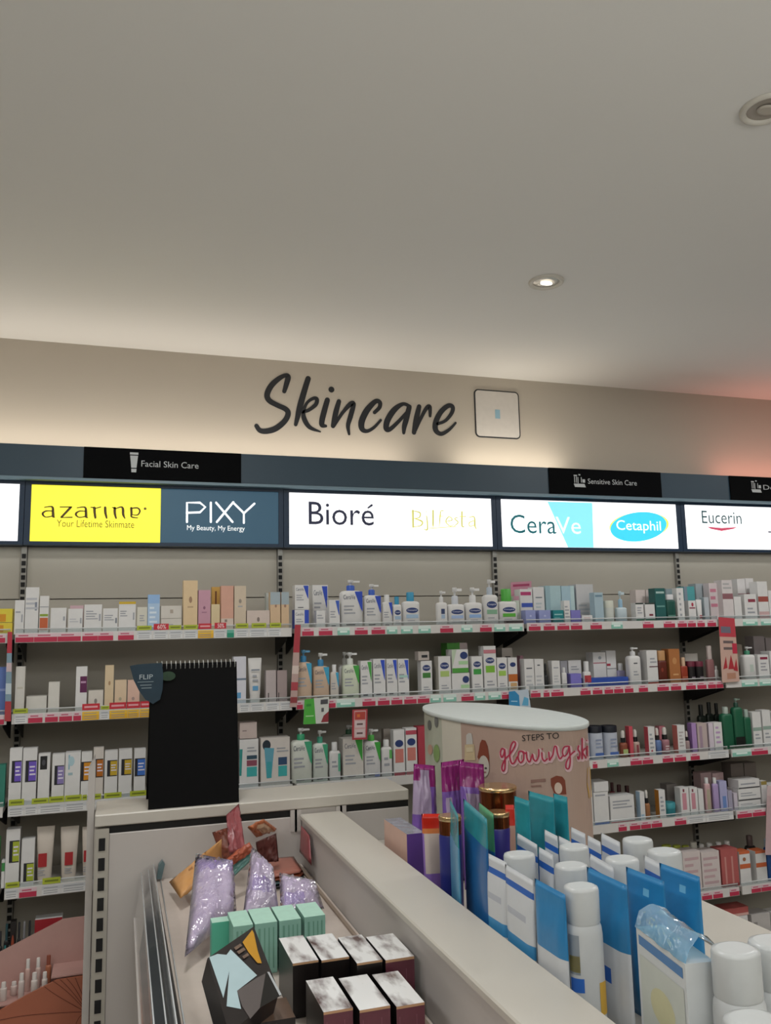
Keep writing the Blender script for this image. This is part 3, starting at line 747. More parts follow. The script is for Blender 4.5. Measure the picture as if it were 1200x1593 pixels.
row(0, 0, 'B', [(47, 143, 225, 'carton', 'pale blue carton', dict(c='#a9c3df', P=[('r', 0, 1, .76, 1, '#8fb2dc'), ln(.15, .8, .2, .7, 4, '#d6e3f0')])),
                (150, 312, 412, 'carton', 'low flat white carton', dict(c='#cdc8c0', P=[ln(.3, .7, .3, .6, 2)])),
                (150, 312, 312, 'carton', 'low flat white carton', dict(c='#cdc8c0', on=410, P=[('r', .45, .6, .4, .7, '#a89c90')])),
                (324, 438, 115, 'carton', 'tallest peach carton', dict(c='#d9bf98', P=[('o', .4, .62, .55, .68, '#9c7c62'), ('l', .3, .7, .44, .5, 1, '#b49878')])),
                (441, 538, 190, 'carton', 'mauve pink carton', dict(c='#c193a4', P=[('o', .4, .6, .52, .60, '#8a5c74'), ln(.3, .7, .42, .48, 1, '#a2748a')])),
                (546, 612, 165, 'carton', 'gold topped carton', dict(c='#c39a4c', back=1, P=[('r', .4, .6, .4, .9, '#6a3a18')])),
                (542, 612, 300, 'carton', 'cream carton', dict(c='#d3c19a')),
                (618, 718, 157, 'carton', 'salmon carton with white base', dict(c='#cf9f8c', P=[('r', 0, 1, 0, .26, '#cfc0b4'), ('r', .3, .5, .18, .24, '#8a7a70')])),
                (722, 816, 157, 'carton', 'tall beige carton', dict(c='#c9b9a4', P=[('o', .38, .62, .6, .70, '#93897e'), ln(.3, .7, .5, .56, 1)])),
                (820, 1000, 348, 'carton', 'low wide blush carton', dict(c='#cdbdb4', P=[('o', .44, .56, .4, .65, '#7d6f6a')])),
                (970, 1050, 212, 'carton', 'faded blue topped carton', dict(c='#b7bdb9', back=1)),
                (1002, 1083, 205, 'carton', 'peach carton with blue grey top', dict(c='#cfb291', P=[('r', 0, 1, .66, 1, '#9fadb4'), ('o', .45, .65, .58, .66, '#9c7a68')])),
                (1088, 1150, 205, 'carton', 'peach carton with blue grey top', dict(c='#cfb291', P=[('r', 0, 1, .66, 1, '#9fadb4'), ('o', .35, .65, .58, .66, '#9c7a68')]))])
row(1, 0, 'C', [(92, 205, 342, 'carton', 'white carton with royal blue corner', dict(side='#2a49b0', P=[('t', 'CeraVe', .08, .62, .68, .84, '#424a63'), ln(.1, .6, .3, .55, 2), ('r', .7, 1, .25, .98, '#2848b4')])),
                (94, 206, 150, 'carton', 'white carton with blue wedge', dict(on=340, P=cera('#2848b4'))),
                (232, 355, 150, 'carton', 'tall white carton with blue wedge', dict(back=1, P=cera('#2848b4'))),
                (262, 332, 350, 'carton', 'small white carton', dict(P=[ln(.1, .8, .5, .8, 2)])),
                (362, 446, 265, 'carton', 'white carton with small blue wedge', dict(P=cera('#3c5cb8', True))),
                (458, 630, 110, 'pump', 'large white pump bottle with blue collar', dict(hb=192, col='#2a55b4', P=cera('#2848b4'))),
                (640, 772, 142, 'pump', 'medium white pump bottle with blue collar', dict(hb=228, col='#2a55b4', P=cera('#2848b4'))),
                (780, 858, 225, 'bottle', 'small white bottle with blue wedge', dict(hb=280, P=cera('#2848b4', True))),
                (862, 930, 240, 'bottle', 'white bottle with teal cap', dict(hb=300, cap='#2f8fb5', P=ceta('#9fb8d0'))),
                (942, 1074, 205, 'bottle', 'wide white bottle with teal cap', dict(hb=275, cap='#2f8fb5', capw=.42, P=ceta('#9fb8d0'))) ])
row(1, 0, 'D', [(204, 288, 195, 'pump', 'white pump bottle with grey mark', dict(hb=285, col='#d2d2d2', P=[('r', .35, .7, .5, .72, '#2f3f66'), ('r', .35, .7, .3, .48, '#9fb4cc')])),
                (292, 424, 168, 'pump', 'wide white pump bottle with navy oval', dict(hb=298, col='#c6cad2', P=ceta('#9fb4d8'))),
                (432, 562, 168, 'pump', 'white pump bottle with navy oval', dict(hb=285, col='#d6d6d6', P=ceta('#8fb0dc'))),
                (572, 684, 106, 'pump', 'tall white pump bottle with navy oval', dict(hb=225, col='#aeb9c6', P=ceta('#7fa88c', True, .55, .78))),
                (692, 832, 180, 'bottle', 'white bottle with bright green cap', dict(hb=275, cap='#4aa63c', P=ceta(GRN))),
                (740, 878, 418, 'carton', 'flat dark mauve pack', dict(c='#6d5560', back=-.25, d=.018))])
row(2, 0, 'E', [(0, 52, 270, 'carton', 'pale green and pink carton', dict(c='#c8d2c4', back=.6, P=[('r', 0, 1, .85, 1, '#b98d9c')])),
                (58, 170, 208, 'carton', 'white carton with magenta top and blue band', dict(back=1, P=[('r', .05, .9, .82, .92, '#b03a6c'), ('r', .1, 1, .48, .60, '#3c56b0')])),
                (176, 276, 190, 'carton', 'white carton with thin line', dict(back=1, P=[('r', .2, .8, .70, .73, '#6c7780'), ln(.2, .8, .3, .6, 3, '#b9c2c4')])),
                (286, 425, 178, 'carton', 'tall pale aqua carton', dict(back=1, c='#a9c4c9', P=[('r', 0, .3, 0, 1, '#98b4bc')])),
                (428, 545, 180, 'carton', 'tall pale blue carton', dict(back=1, c='#a3bfcb', P=[('r', .7, 1, 0, 1, '#b8cfd0')])),
                (560, 713, 165, 'carton', 'tall grey white carton', dict(back=1, c='#bfbfc0', P=[ln(.1, .9, .1, .5, 4, '#a8aeb4')])),
                (105, 196, 395, 'carton', 'lavender mini carton', dict(c='#9098c8', P=[('o', .4, .6, .5, .65, '#b5bbdd')])),
                (226, 330, 395, 'carton', 'lavender mini carton', dict(c='#9098c8', P=[('o', .4, .6, .5, .65, '#b5bbdd')])),
                (352, 445, 395, 'carton', 'teal mini carton', dict(c='#1d7f85', P=[('r', .1, .9, .62, .72, '#8fc0c0'), ln(.1, .8, .2, .5, 2, '#6aa9ab')])),
                (450, 503, 310, 'carton', 'small white carton', dict(P=[ln(.1, .9, .2, .8, 4)])),
                (508, 596, 395, 'carton', 'violet mini carton', dict(c='#7d78bd')),
                (606, 702, 440, 'carton', 'mini white carton', dict(P=[('r', .2, .8, .4, .7, '#c8a6a6')])),
                (720, 800, 238, 'carton', 'pale blue grey carton', dict(c='#a3b9c4', P=[('r', .1, .9, .85, .92, '#6f8b9c')])),
                (822, 912, 310, 'jar', 'cream jar with pale lid', dict(lid='#cfd1c4', c='#c9cdc6')),
                (922, 1012, 225, 'pump', 'pale blue pump bottle', dict(hb=370, c='#bccbd2', col='#8fb4cc', pump='#bfd0d8')) ])
row(2, 0, 'F', [(5, 92, 215, 'carton', 'tall white carton', dict(back=1, c='#cfc3bf')), (96, 166, 215, 'carton', 'tall white carton', dict(back=1, c='#cfc3bf')),
                (0, 72, 330, 'carton', 'white carton with green base', dict(P=[('r', 0, 1, .92, 1, '#39423e'), ('r', 0, 1, 0, .14, '#2c6e58'), ln(.2, .8, .4, .8, 3)])),
                (84, 172, 330, 'carton', 'white carton with green base', dict(P=[('r', 0, 1, .92, 1, '#39423e'), ('r', 0, 1, 0, .14, '#2c6e58'), ('r', .4, .8, .3, .4, '#7b3040')])),
                (176, 268, 200, 'carton', 'dark teal carton', dict(c='#245c5a', P=[('r', .1, .9, .84, .90, '#a9c2bd'), ln(.1, .9, .4, .5, 1, '#6a9a94')])),
                (276, 364, 205, 'carton', 'grey carton', dict(c='#8b9aa0', back=1)),
                (276, 362, 255, 'bottle', 'dark green bottle with white red top', dict(hb=300, c='#1d5047', cap='#cfcfd2', capw=.8, P=[ln(.1, .9, .2, .3, 1, '#6c9a8c')])),
                (370, 432, 198, 'carton', 'slim white carton', dict(P=[ln(.3, .6, .1, .9, 5)])),
                (436, 532, 185, 'carton', 'teal striped carton', dict(c='#4f9ba0', back=.5, P=[('r', 0, .3, 0, 1, '#7a8a98')])),
                (472, 538, 310, 'carton', 'small white carton with red drop', dict(P=[('o', .4, .7, .7, .9, '#a83048'), ('r', .1, .9, .60, .66, '#8a3a50')])),
                (542, 640, 160, 'carton', 'tall grey blue carton', dict(c='#a0aab0', back=1)),
                (548, 602, 300, 'tube', 'slim white tube with red mark', dict(P=[('r', .3, .7, .1, .25, '#b03a4a')])),
                (612, 655, 280, 'carton', 'slim grey carton', dict(c='#b3bac0')),
                (660, 735, 155, 'carton', 'white carton with pink lines', dict(c='#d2c6c8', back=.4, P=[('l', .1, .9, .3, .9, 3, '#c77f94')]))])
row(3, 0, 'F', [(752, 770, 155, 'carton', 'white carton edge', dict(back=.4)),
                (774, 868, 128, 'carton', 'tall white carton with mauve band', dict(c='#cfc8c8', P=[('r', 0, 1, .52, .66, '#8d5f66'), ln(.1, .9, .75, .95, 2, '#aaaaaa')])),
                (914, 986, 118, 'carton', 'tall white carton with mauve band', dict(back=1, c='#d4d2d2', P=[('r', 0, 1, .50, .64, '#8d5f66')])),
                (988, 1060, 112, 'carton', 'tall white carton with mauve band', dict(back=1, c='#d4d2d2', P=[('r', 0, 1, .50, .64, '#8d5f66')])),
                (878, 944, 275, 'carton', 'slim white carton', dict()),
                (970, 1080, 252, 'carton', 'white carton with dark red stripe', dict(P=[('r', .3, .9, .68, .80, '#8c3a4a'), ln(.2, .8, .2, .5, 2)])),
                (1090, 1180, 140, 'carton', 'white carton with brown red band', dict(P=[('r', 0, 1, .46, .60, '#9c5048'), ('r', 0, 1, 0, .2, '#c9a9a9')])),
                (1186, 1290, 220, 'carton', 'white carton with pink figure', dict(P=[('r', .3, .8, .1, .5, '#bb7f96')])),
                (1300, 1400, 180, 'carton', 'white carton', dict())])
# ---- second shelf
row(-1, 1, 'A', [(-60, 42, 790, 'carton', 'blue carton', dict(c='#5f78b8', P=[('r', 0, 1, .5, .55, '#8f9fd0')])), (-160, -66, 820, 'carton', 'blue carton', dict(c='#5f78b8'))])
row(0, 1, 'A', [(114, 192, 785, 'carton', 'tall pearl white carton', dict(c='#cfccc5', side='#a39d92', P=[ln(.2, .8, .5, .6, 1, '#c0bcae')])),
                (200, 362, 1015, 'carton', 'low wide white carton', dict(c='#cdcac3')),
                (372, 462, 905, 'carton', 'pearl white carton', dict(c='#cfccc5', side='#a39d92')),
                (586, 676, 785, 'carton', 'white carton with plum panel', dict(P=[('r', .38, 1, .42, .78, '#5c1f4d'), ln(.45, .9, .6, .7, 1, '#b890b0')])),
                (684, 802, 970, 'carton', 'square white carton with logo', dict(c='#cfc9c0', P=[('o', .4, .6, .35, .6, '#8a8480')])),
                (812, 884, 775, 'carton', 'tall peach carton', dict(c='#d2bd9c', P=[('o', .4, .65, .55, .65, '#a88868')])),
                (890, 984, 890, 'carton', 'peach carton', dict(c='#d6bfa2', P=[('o', .35, .6, .3, .42, '#a8a088')])),
                (990, 1086, 890, 'carton', 'pink peach carton', dict(c='#d6b3a2', P=[('o', .35, .6, .3, .42, '#a8908a')]))])
row(0, 1, 'B', [(715, 816, 708, 'carton', 'tall white carton with blue base', dict(c='#cfcfd8', P=[('r', 0, 1, .50, .54, '#6c7c90'), ('r', 0, .6, .12, .24, '#5f9ac4')])),
                (832, 942, 718, 'tube', 'white tube with blue mark', dict(c='#cfcdca', P=[('r', .3, .7, .28, .38, '#5f9ac4'), ('r', .2, .8, .72, .75, '#7c8490'), ln(.3, .7, .45, .65, 2)])),
                (968, 1050, 815, 'carton', 'light mauve carton', dict(c='#b5aaaa', P=[('r', .2, .3, 0, .3, '#4a4444')])),
                (1056, 1135, 815, 'carton', 'dusky mauve carton', dict(c='#a0908f', P=[('r', .1, .2, 0, .3, '#4a4444')]))])
row(1, 1, 'C', [(108, 232, 655, 'pump', 'tan pump bottle with teal wedge', dict(hb=750, c='#c9b09a', col='#2f7fae', pump='#5f9abf', P=cera('#3f9fc4'))),
                (242, 368, 680, 'pump', 'tan pump bottle with white pump', dict(hb=782, c='#c9b09a', col='#2f7fae', P=cera('#3f9fc4'))),
                (373, 440, 770, 'bottle', 'small white bottle with teal wedge', dict(hb=825, c='#c9c2ba', P=cera('#3f9fc4', True))),
                (470, 602, 675, 'pump', 'white pump bottle with green wedge', dict(hb=770, c='#cfd6c2', col='#cfd2cc', P=cera('#46a046'))),
                (440, 540, 672, 'pump', 'white pump bottle', dict(hb=770, back=1, col='#c4c4c0')),
                (608, 698, 740, 'carton', 'white carton with green wedge', dict(P=cera('#46a046'))),
                (706, 802, 725, 'carton', 'white carton with blue corner', dict(P=cera('#2f50c0'))),
                (810, 894, 725, 'carton', 'white carton with blue corner', dict(P=cera('#2f50c0'))),
                (898, 985, 725, 'carton', 'white carton with blue corner', dict(P=cera('#2f50c0') + [('r', .1, .9, .5, .56, '#a9cfc6')])),
                (1078, 1166, 740, 'carton', 'slim white carton with navy oval', dict(P=ceta('#3f7c38', True, .70, .88))),
                (1055, 1142, 668, 'carton', 'small pale carton', dict(c='#b3aaa4', on=736, P=[('r', .3, .85, .3, .6, '#23262c')]))])
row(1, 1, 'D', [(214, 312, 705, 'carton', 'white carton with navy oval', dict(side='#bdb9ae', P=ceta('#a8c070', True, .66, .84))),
                (318, 458, 835, 'carton', 'wide white carton with green top', dict(top='#57963f', P=[('o', .6, .98, .5, .85, NAV), ('r', .5, .98, .25, .42, '#a9d0a0')])),
                (318, 446, 652, 'carton', 'wide white carton with navy oval', dict(on=833, P=[('p', [(0, .2), (.3, 1), (0, 1)], '#b9c9b0'), ('o', .5, .98, .58, .9, NAV), ('r', .0, 1, 0, .2, '#4f9a3f'), ('r', .4, .98, .35, .5, '#a9d0a0')])),
                (285, 445, 600, 'carton', 'green topped carton', dict(back=1, c='#4f9a3f', P=[('r', .62, 1, 0, 1, '#b9a9a9')])),
                (475, 560, 705, 'carton', 'slim white carton with green band', dict(P=ceta('#3f9a48', True, .70, .86))),
                (568, 666, 625, 'carton', 'tallest white carton with red top line', dict(P=ceta('#7ab43a', True, .62, .75) + [('r', 0, 1, .84, .92, '#c07a84')])),
                (672, 752, 715, 'carton', 'white carton with pale green band', dict(P=ceta('#9cc458', True, .66, .84))),
                (758, 830, 715, 'carton', 'white carton with orange band', dict(P=[('o', .2, .85, .72, .86, NAV), ('r', 0, 1, .28, .50, '#b8642a'), ('r', .2, .9, .06, .24, '#c8a070')])),
                (712, 796, 640, 'carton', 'grey white carton', dict(back=1, c='#b0a8a2', P=[('r', .3, .8, .5, .8, '#3a3434')]))])
row(2, 1, 'E', [(60, 92, 800, 'carton', 'pink topped carton', dict(back=1, c='#b98a98')),
                (96, 184, 830, 'carton', 'white carton with dark line', dict(P=[('r', .2, .8, .68, .72, '#50555c'), ('l', .15, .85, .1, .5, 3, '#b6b8bc')])),
                (188, 270, 830, 'carton', 'white carton with dark line', dict(P=[('r', .3, .6, .78, .82, '#50555c'), ('l', .15, .85, .1, .5, 3, '#b6b8bc')])),
                (274, 316, 868, 'dropper', 'black dropper bottle', dict(c='#202124', bulb='#17181a')),
                (342, 416, 845, 'carton', 'white carton with fine print', dict(P=[ln(.2, .8, .7, .8, 1), ('l', .2, .8, .2, .5, 3, '#b6b8bc')])),
                (420, 482, 845, 'carton', 'grey carton', dict(c='#9c9ca2', back=1)),
                (432, 478, 905, 'bottle', 'small white bottle', dict(P=[('r', .1, .9, .2, .3, '#4a4d55')])),
                (490, 605, 840, 'carton', 'white carton with blue grey line', dict(back=1, P=[ln(.2, .8, .6, .8, 2)])),
                (508, 605, 960, 'carton', 'violet mini carton', dict(c='#7d76c4')),
                (626, 692, 850, 'bottle', 'slim white bottle with red label', dict(hb=940, capw=.6, P=[('r', .05, .95, .3, .75, '#b04048')])),
                (710, 826, 770, 'carton', 'white carton with red line', dict(back=1, P=[('r', 0, 1, .66, .69, '#a85a68'), ('o', .4, .65, .78, .88, '#9aa0a4')])),
                (829, 915, 755, 'carton', 'white carton with red mark', dict(back=1, P=[('r', 0, .4, .55, .62, '#a83448'), ('r', 0, 1, .46, .48, '#6c6f78')])),
                (928, 1002, 868, 'bottle', 'small lavender bottle', dict(c='#a9a3c4', back=.9, hb=930)),
                (640, 1022, 995, 'carton', 'long low blue tray carton', dict(c='#2f4fa8', d=.05, P=[('r', 0, .05, 0, 1, '#9fb0d0')])),
                (1030, 1142, 725, 'pump', 'white pump bottle', dict(hb=800, col='#cfcfd0', P=[('r', .35, .65, .72, .76, '#4a4d55'), ln(.3, .7, .3, .5, 2)]))])
row(2, 1, 'F', [(62, 100, 770, 'carton', 'white carton with red base', dict(back=.5, P=[('r', 0, 1, 0, .1, '#b8483a')])),
                (102, 198, 752, 'carton', 'white carton with red base and dark line', dict(P=[('r', 0, 1, 0, .06, '#b8483a'), ('r', .2, 1, .50, .53, '#55303a'), ln(.3, .9, .6, .8, 2)])),
                (206, 286, 755, 'bottle', 'amber bottle with tan cap', dict(hb=840, c='#5c2113', cap='#b5895c', capw=.85, P=[('o', .25, .5, .5, .68, '#8a3a2a')])),
                (300, 398, 740, 'carton', 'amber orange carton', dict(c='#a86c3e', P=[('o', .3, .7, .55, .75, '#c08a58'), ln(.3, .8, .2, .3, 1, '#d0a070')])),
                (406, 470, 815, 'bottle', 'small amber bottle', dict(hb=890, c='#963a26', cap='#c9a98c', P=[('r', .1, .9, .3, .35, '#c07a60')])),
                (480, 548, 850, 'jar', 'black jar with maroon lid', dict(c='#151214', lid='#6a2438', lh=.25, P=[ln(.1, .9, .2, .4, 1, '#8a8088')])),
                (552, 624, 850, 'jar', 'black jar with maroon lid', dict(c='#151214', lid='#6a2438', lh=.25, P=[ln(.1, .9, .2, .4, 1, '#8a8088')])),
                (445, 560, 780, 'carton', 'white carton', dict(back=1, c='#b9b4ae')),
                (642, 705, 712, 'bottle', 'mauve bottle with pale cap', dict(hb=830, c='#94696a', cap='#bdb0ac', capw=.6)),
                (710, 742, 890, 'bottle', 'tiny white bottle', dict(P=[])) ])
row(3, 1, 'F', [(972, 1080, 720, 'pump', 'tall white pump bottle with green collar', dict(hb=790, col='#3f8a6c', P=[('r', .4, .7, .3, .6, '#b9c4bc')])),
                (880, 960, 700, 'carton', 'beige carton', dict(back=1, c='#a99c90')),
                (1094, 1190, 790, 'carton', 'white carton with dark red label', dict(P=[('r', .2, .9, .80, .90, '#8a3048'), ('l', .2, .8, .3, .7, 3, '#9a9aa0')])),
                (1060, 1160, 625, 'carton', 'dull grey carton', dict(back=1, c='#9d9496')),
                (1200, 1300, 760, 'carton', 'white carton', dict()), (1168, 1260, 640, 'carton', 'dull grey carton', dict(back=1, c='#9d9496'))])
# ---- third shelf
def sq(col, u0=.2, v0=.40, v1=.78, dark=True):
    return [('r', u0, .97, v0, v1, '#23242c'), ('r', u0 + .24, .97, v0 + .02, v1 - .02, col), ln(u0 + .3, .92, v0 + .1, v1 - .08, 3, '#d9d4e4')]
row(-1, 2, 'G', [(-60, 38, 350, 'carton', 'teal carton', dict(c='#2f7a6a')), (-150, -64, 330, 'carton', 'teal carton', dict(c='#2f7a6a'))])
row(0, 2, 'G', [(66, 167, 220, 'carton', 'white carton with purple square', dict(P=sq('#6a52b8'))),
                (170, 284, 220, 'carton', 'white carton with purple square', dict(P=sq('#6a52b8'))),
                (292, 386, 262, 'carton', 'white carton with black square', dict(P=[('r', .15, .75, .68, .95, '#17181a'), ('o', .3, .6, .76, .88, '#4a4a50')])),
                (400, 500, 265, 'carton', 'white carton with pale purple square', dict(P=sq('#8a7cb4', .2, .36, .76))),
                (502, 624, 252, 'carton', 'wide white carton with pale blue script', dict(P=[('r', .2, .3, .65, .95, '#8fb4c4'), ('o', .2, .6, .72, .92, '#a9c6cf'), ln(.2, .5, .5, .62, 1, '#9fb8c0')])),
                (628, 714, 250, 'carton', 'white carton with orange square', dict(P=sq('#c8861e', .0, .40, .80))),
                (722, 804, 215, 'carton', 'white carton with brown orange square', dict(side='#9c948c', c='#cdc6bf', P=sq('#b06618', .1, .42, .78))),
                (810, 914, 240, 'carton', 'white carton with yellow square', dict(P=sq('#bfa02c', .2, .46, .80))),
                (920, 1026, 230, 'carton', 'white carton with yellow square', dict(P=sq('#bfa02c', .2, .46, .80))),
                (1040, 1132, 225, 'carton', 'white carton with bright blue square', dict(P=sq('#3f6fc0', .06, .42, .80)))])
row(0, 2, 'J', [(-160, -70, 190, 'carton', 'white carton with teal tube picture', dict(P=[('r', .3, .7, .1, .5, '#3c9aa0')])),
                (-62, 42, 190, 'carton', 'white carton with teal tube picture', dict(P=[('r', .3, .7, .1, .5, '#3c9aa0')])),
                (50, 170, 200, 'carton', 'white carton with teal and mauve picture', dict(P=[('p', [(.0, .8), (.16, .8), (.1, .25), (0, .25)], '#2f8f8a'), ('r', .38, .92, .22, .42, '#3fa6a6'), ('r', .38, .92, .44, .56, '#8a4a5c'), ('r', .38, .92, .58, .66, '#2f4a5c'), ln(.4, .9, .72, .85, 2)])),
                (52, 160, 95, 'carton', 'plain blush carton', dict(c='#c0b0aa', on=196, P=[('r', .15, .4, .45, .52, '#8a7a78')])),
                (182, 366, 190, 'carton', 'wide white carton with two teal tubes', dict(c='#cfc8c2', P=[('o', .06, .34, .74, .96, '#1f2c38'), ('p', [(.12, .80), (.46, .78), (.36, .16), (.20, .16)], '#5fa0b4'), ('r', .2, .37, .16, .5, '#3f9fa8'), ('r', .60, .90, .18, .40, '#3fa6a6'), ('r', .60, .90, .42, .58, '#2f4a6c'), ln(.55, .95, .68, .8, 2)]))])
row(1, 2, 'J', [(376, 508, 135, 'pump', 'large white pump bottle with green wedge', dict(hb=208, col='#2f9a6c', c='#cfd3ca', P=cera('#3f9f78'))),
                (512, 606, 148, 'pump', 'white pump bottle with green wedge', dict(hb=225, col='#3f9a80', c='#c9cfc8', P=cera('#3f9f78'))),
                (612, 684, 220, 'bottle', 'small white bottle with green stripe', dict(hb=272, P=[('r', .75, .95, .3, .9, '#5fa98c'), ln(.2, .7, .4, .7, 2)])),
                (696, 824, 195, 'carton', 'wide white carton with green wedge', dict(c='#c9c4bd', P=cera('#3fa040'))),
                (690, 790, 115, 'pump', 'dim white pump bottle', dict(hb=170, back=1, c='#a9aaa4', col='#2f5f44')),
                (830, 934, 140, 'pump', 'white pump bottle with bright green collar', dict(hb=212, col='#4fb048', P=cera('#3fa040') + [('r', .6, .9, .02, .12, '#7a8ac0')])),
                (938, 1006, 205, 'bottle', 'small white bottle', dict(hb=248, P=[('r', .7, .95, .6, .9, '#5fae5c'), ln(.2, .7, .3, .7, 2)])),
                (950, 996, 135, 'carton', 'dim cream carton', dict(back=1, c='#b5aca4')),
                (1012, 1082, 142, 'carton', 'white carton with coral panel', dict(P=[('o', .12, .88, .62, .78, NAV), ('r', .12, .88, .28, .58, '#c87a70'), ('r', 0, 1, 0, .09, '#b04858')])),
                (1088, 1158, 130, 'carton', 'white carton with coral panel', dict(P=[('o', .12, .88, .62, .78, NAV), ('r', .12, .88, .30, .58, '#c87a70'), ('r', 0, 1, .86, .95, '#b04858'), ('r', 0, 1, 0, .09, '#b04858')])),
                (1164, 1250, 120, 'carton', 'dark red carton', dict(c='#a83848')), (1258, 1340, 140, 'carton', 'white carton', dict())])
JW = dict(c='#b9bfcc', lid='#161a26', lh=.2, P=[('r', 0, 1, .1, .25, '#4a68a8'), ln(.1, .9, .4, .8, 3, '#8a94ac')])
DRP = lambda c, P=(): dict(c=c, P=P, bulb='#cfcac4', cap='#141416')
row(2, 2, 'K', [(20, 84, 560, 'jar', 'white jar with black lid', dict(JW)), (88, 176, 560, 'jar', 'white jar with black lid', dict(JW)), (180, 268, 558, 'jar', 'white jar with black lid', dict(JW)),
                (274, 318, 588, 'dropper', 'amber dropper bottle', DRP('#8a4a34', [('r', 0, 1, .2, .7, '#a9b878')])),
                (322, 346, 560, 'carton', 'coral carton', dict(c='#c4505c', side='#b04450')),
                (348, 396, 582, 'dropper', 'pale dropper bottle', DRP('#b59a90', [('r', .3, .7, 0, 1, '#8a4048')])),
                (440, 482, 562, 'carton', 'white carton with coral side', dict(side='#c4505c', P=[ln(.2, .8, .2, .8, 4), ('o', .3, .6, .1, .2, '#a84858')])),
                (486, 530, 572, 'dropper', 'blue dropper bottle', DRP('#5f78a8')),
                (534, 582, 568, 'dropper', 'rosy dropper bottle', DRP('#a07078', [('l', .1, .9, .1, .8, 3, '#cfc0c0')])),
                (510, 548, 558, 'carton', 'rose carton', dict(c='#c07882', back=1)),
                (622, 670, 552, 'carton', 'white carton with coral side', dict(side='#c47068', P=[ln(.2, .8, .2, .8, 5, '#b0a8a8')])),
                (674, 704, 590, 'dropper', 'slim dropper bottle', DRP('#a08a8a')),
                (712, 742, 540, 'carton', 'lavender carton', dict(c='#a888bc', side='#9474b0')),
                (746, 808, 540, 'carton', 'beige carton with mauve print', dict(c='#b9a9a6', P=[('r', .2, .5, .1, .9, '#a08a9a')])),
                (818, 848, 538, 'carton', 'white lavender carton', dict(c='#cfc4cf')), (850, 902, 535, 'carton', 'white carton with lilac print', dict(P=[('l', .2, .8, .2, .9, 4, '#b89ac0')]))])
dk = dict(c='#15201a', cap='#101312', capw=.45)
row(3, 2, 'K', [(760, 808, 425, 'bottle', 'black bottle', dict(dk, back=1)), (812, 856, 410, 'bottle', 'black bottle', dict(dk, back=1)), (860, 898, 415, 'bottle', 'black bottle', dict(dk, back=1)),
                (908, 976, 440, 'bottle', 'dark green bottle with pale cap', dict(c='#1a5a40', cap='#a9b4ac', hb=480, capw=.4)),
                (978, 1040, 385, 'pump', 'tall dark green pump bottle', dict(c='#1a5a40', col='#143f30', pump='#8fa49a', hb=440, P=[('r', 0, .95, .05, .28, '#0f1512')])),
                (1042, 1086, 455, 'bottle', 'green bottle', dict(c='#1a5a40', cap='#9fb0a8', hb=500, capw=.5)),
                (1092, 1146, 470, 'carton', 'white carton with grey green band', dict(P=[('r', 0, 1, .46, .56, '#8fa49a'), ln(.2, .8, .2, .4, 2)])),
                (1154, 1206, 458, 'carton', 'white carton with grey green band', dict(P=[('r', 0, 1, .46, .56, '#8fa49a'), ln(.2, .8, .2, .4, 2)])), (1214, 1290, 470, 'carton', 'white carton', dict())])
# ---- fourth shelf
row(-1, 3, 'H', [(-90, -4, -230, 'carton', 'green carton', dict(c='#3f8a4a'))])
row(0, 3, 'G', [(8, 36, 1090, 'carton', 'small white green carton', dict(P=[('r', 0, 1, .6, .9, '#3f8a4a')])),
                (40, 152, 850, 'carton', 'white carton with lime square', dict(P=sq('#a3b032', .25, .42, .80))),
                (162, 268, 925, 'carton', 'white carton with lime square', dict(P=sq('#a3b032', .2, .08, .48))),
                (276, 420, 835, 'tube', 'large ivory tube with red square', dict(c='#c9bfb4', caph=.03, P=[('r', .14, .62, .30, .54, '#a8262c'), ln(.14, .55, .14, .26, 3)])),
                (462, 610, 835, 'tube', 'large ivory tube with red square', dict(c='#c9bfb4', caph=.03, P=[('r', .28, .72, .30, .54, '#a8262c'), ln(.28, .7, .14, .26, 3)])),
                (632, 760, 835, 'tube', 'large ivory tube with red square', dict(c='#c9bfb4', caph=.03, P=[('r', .14, .60, .34, .56, '#a8262c'), ln(.14, .55, .14, .26, 3)]))])
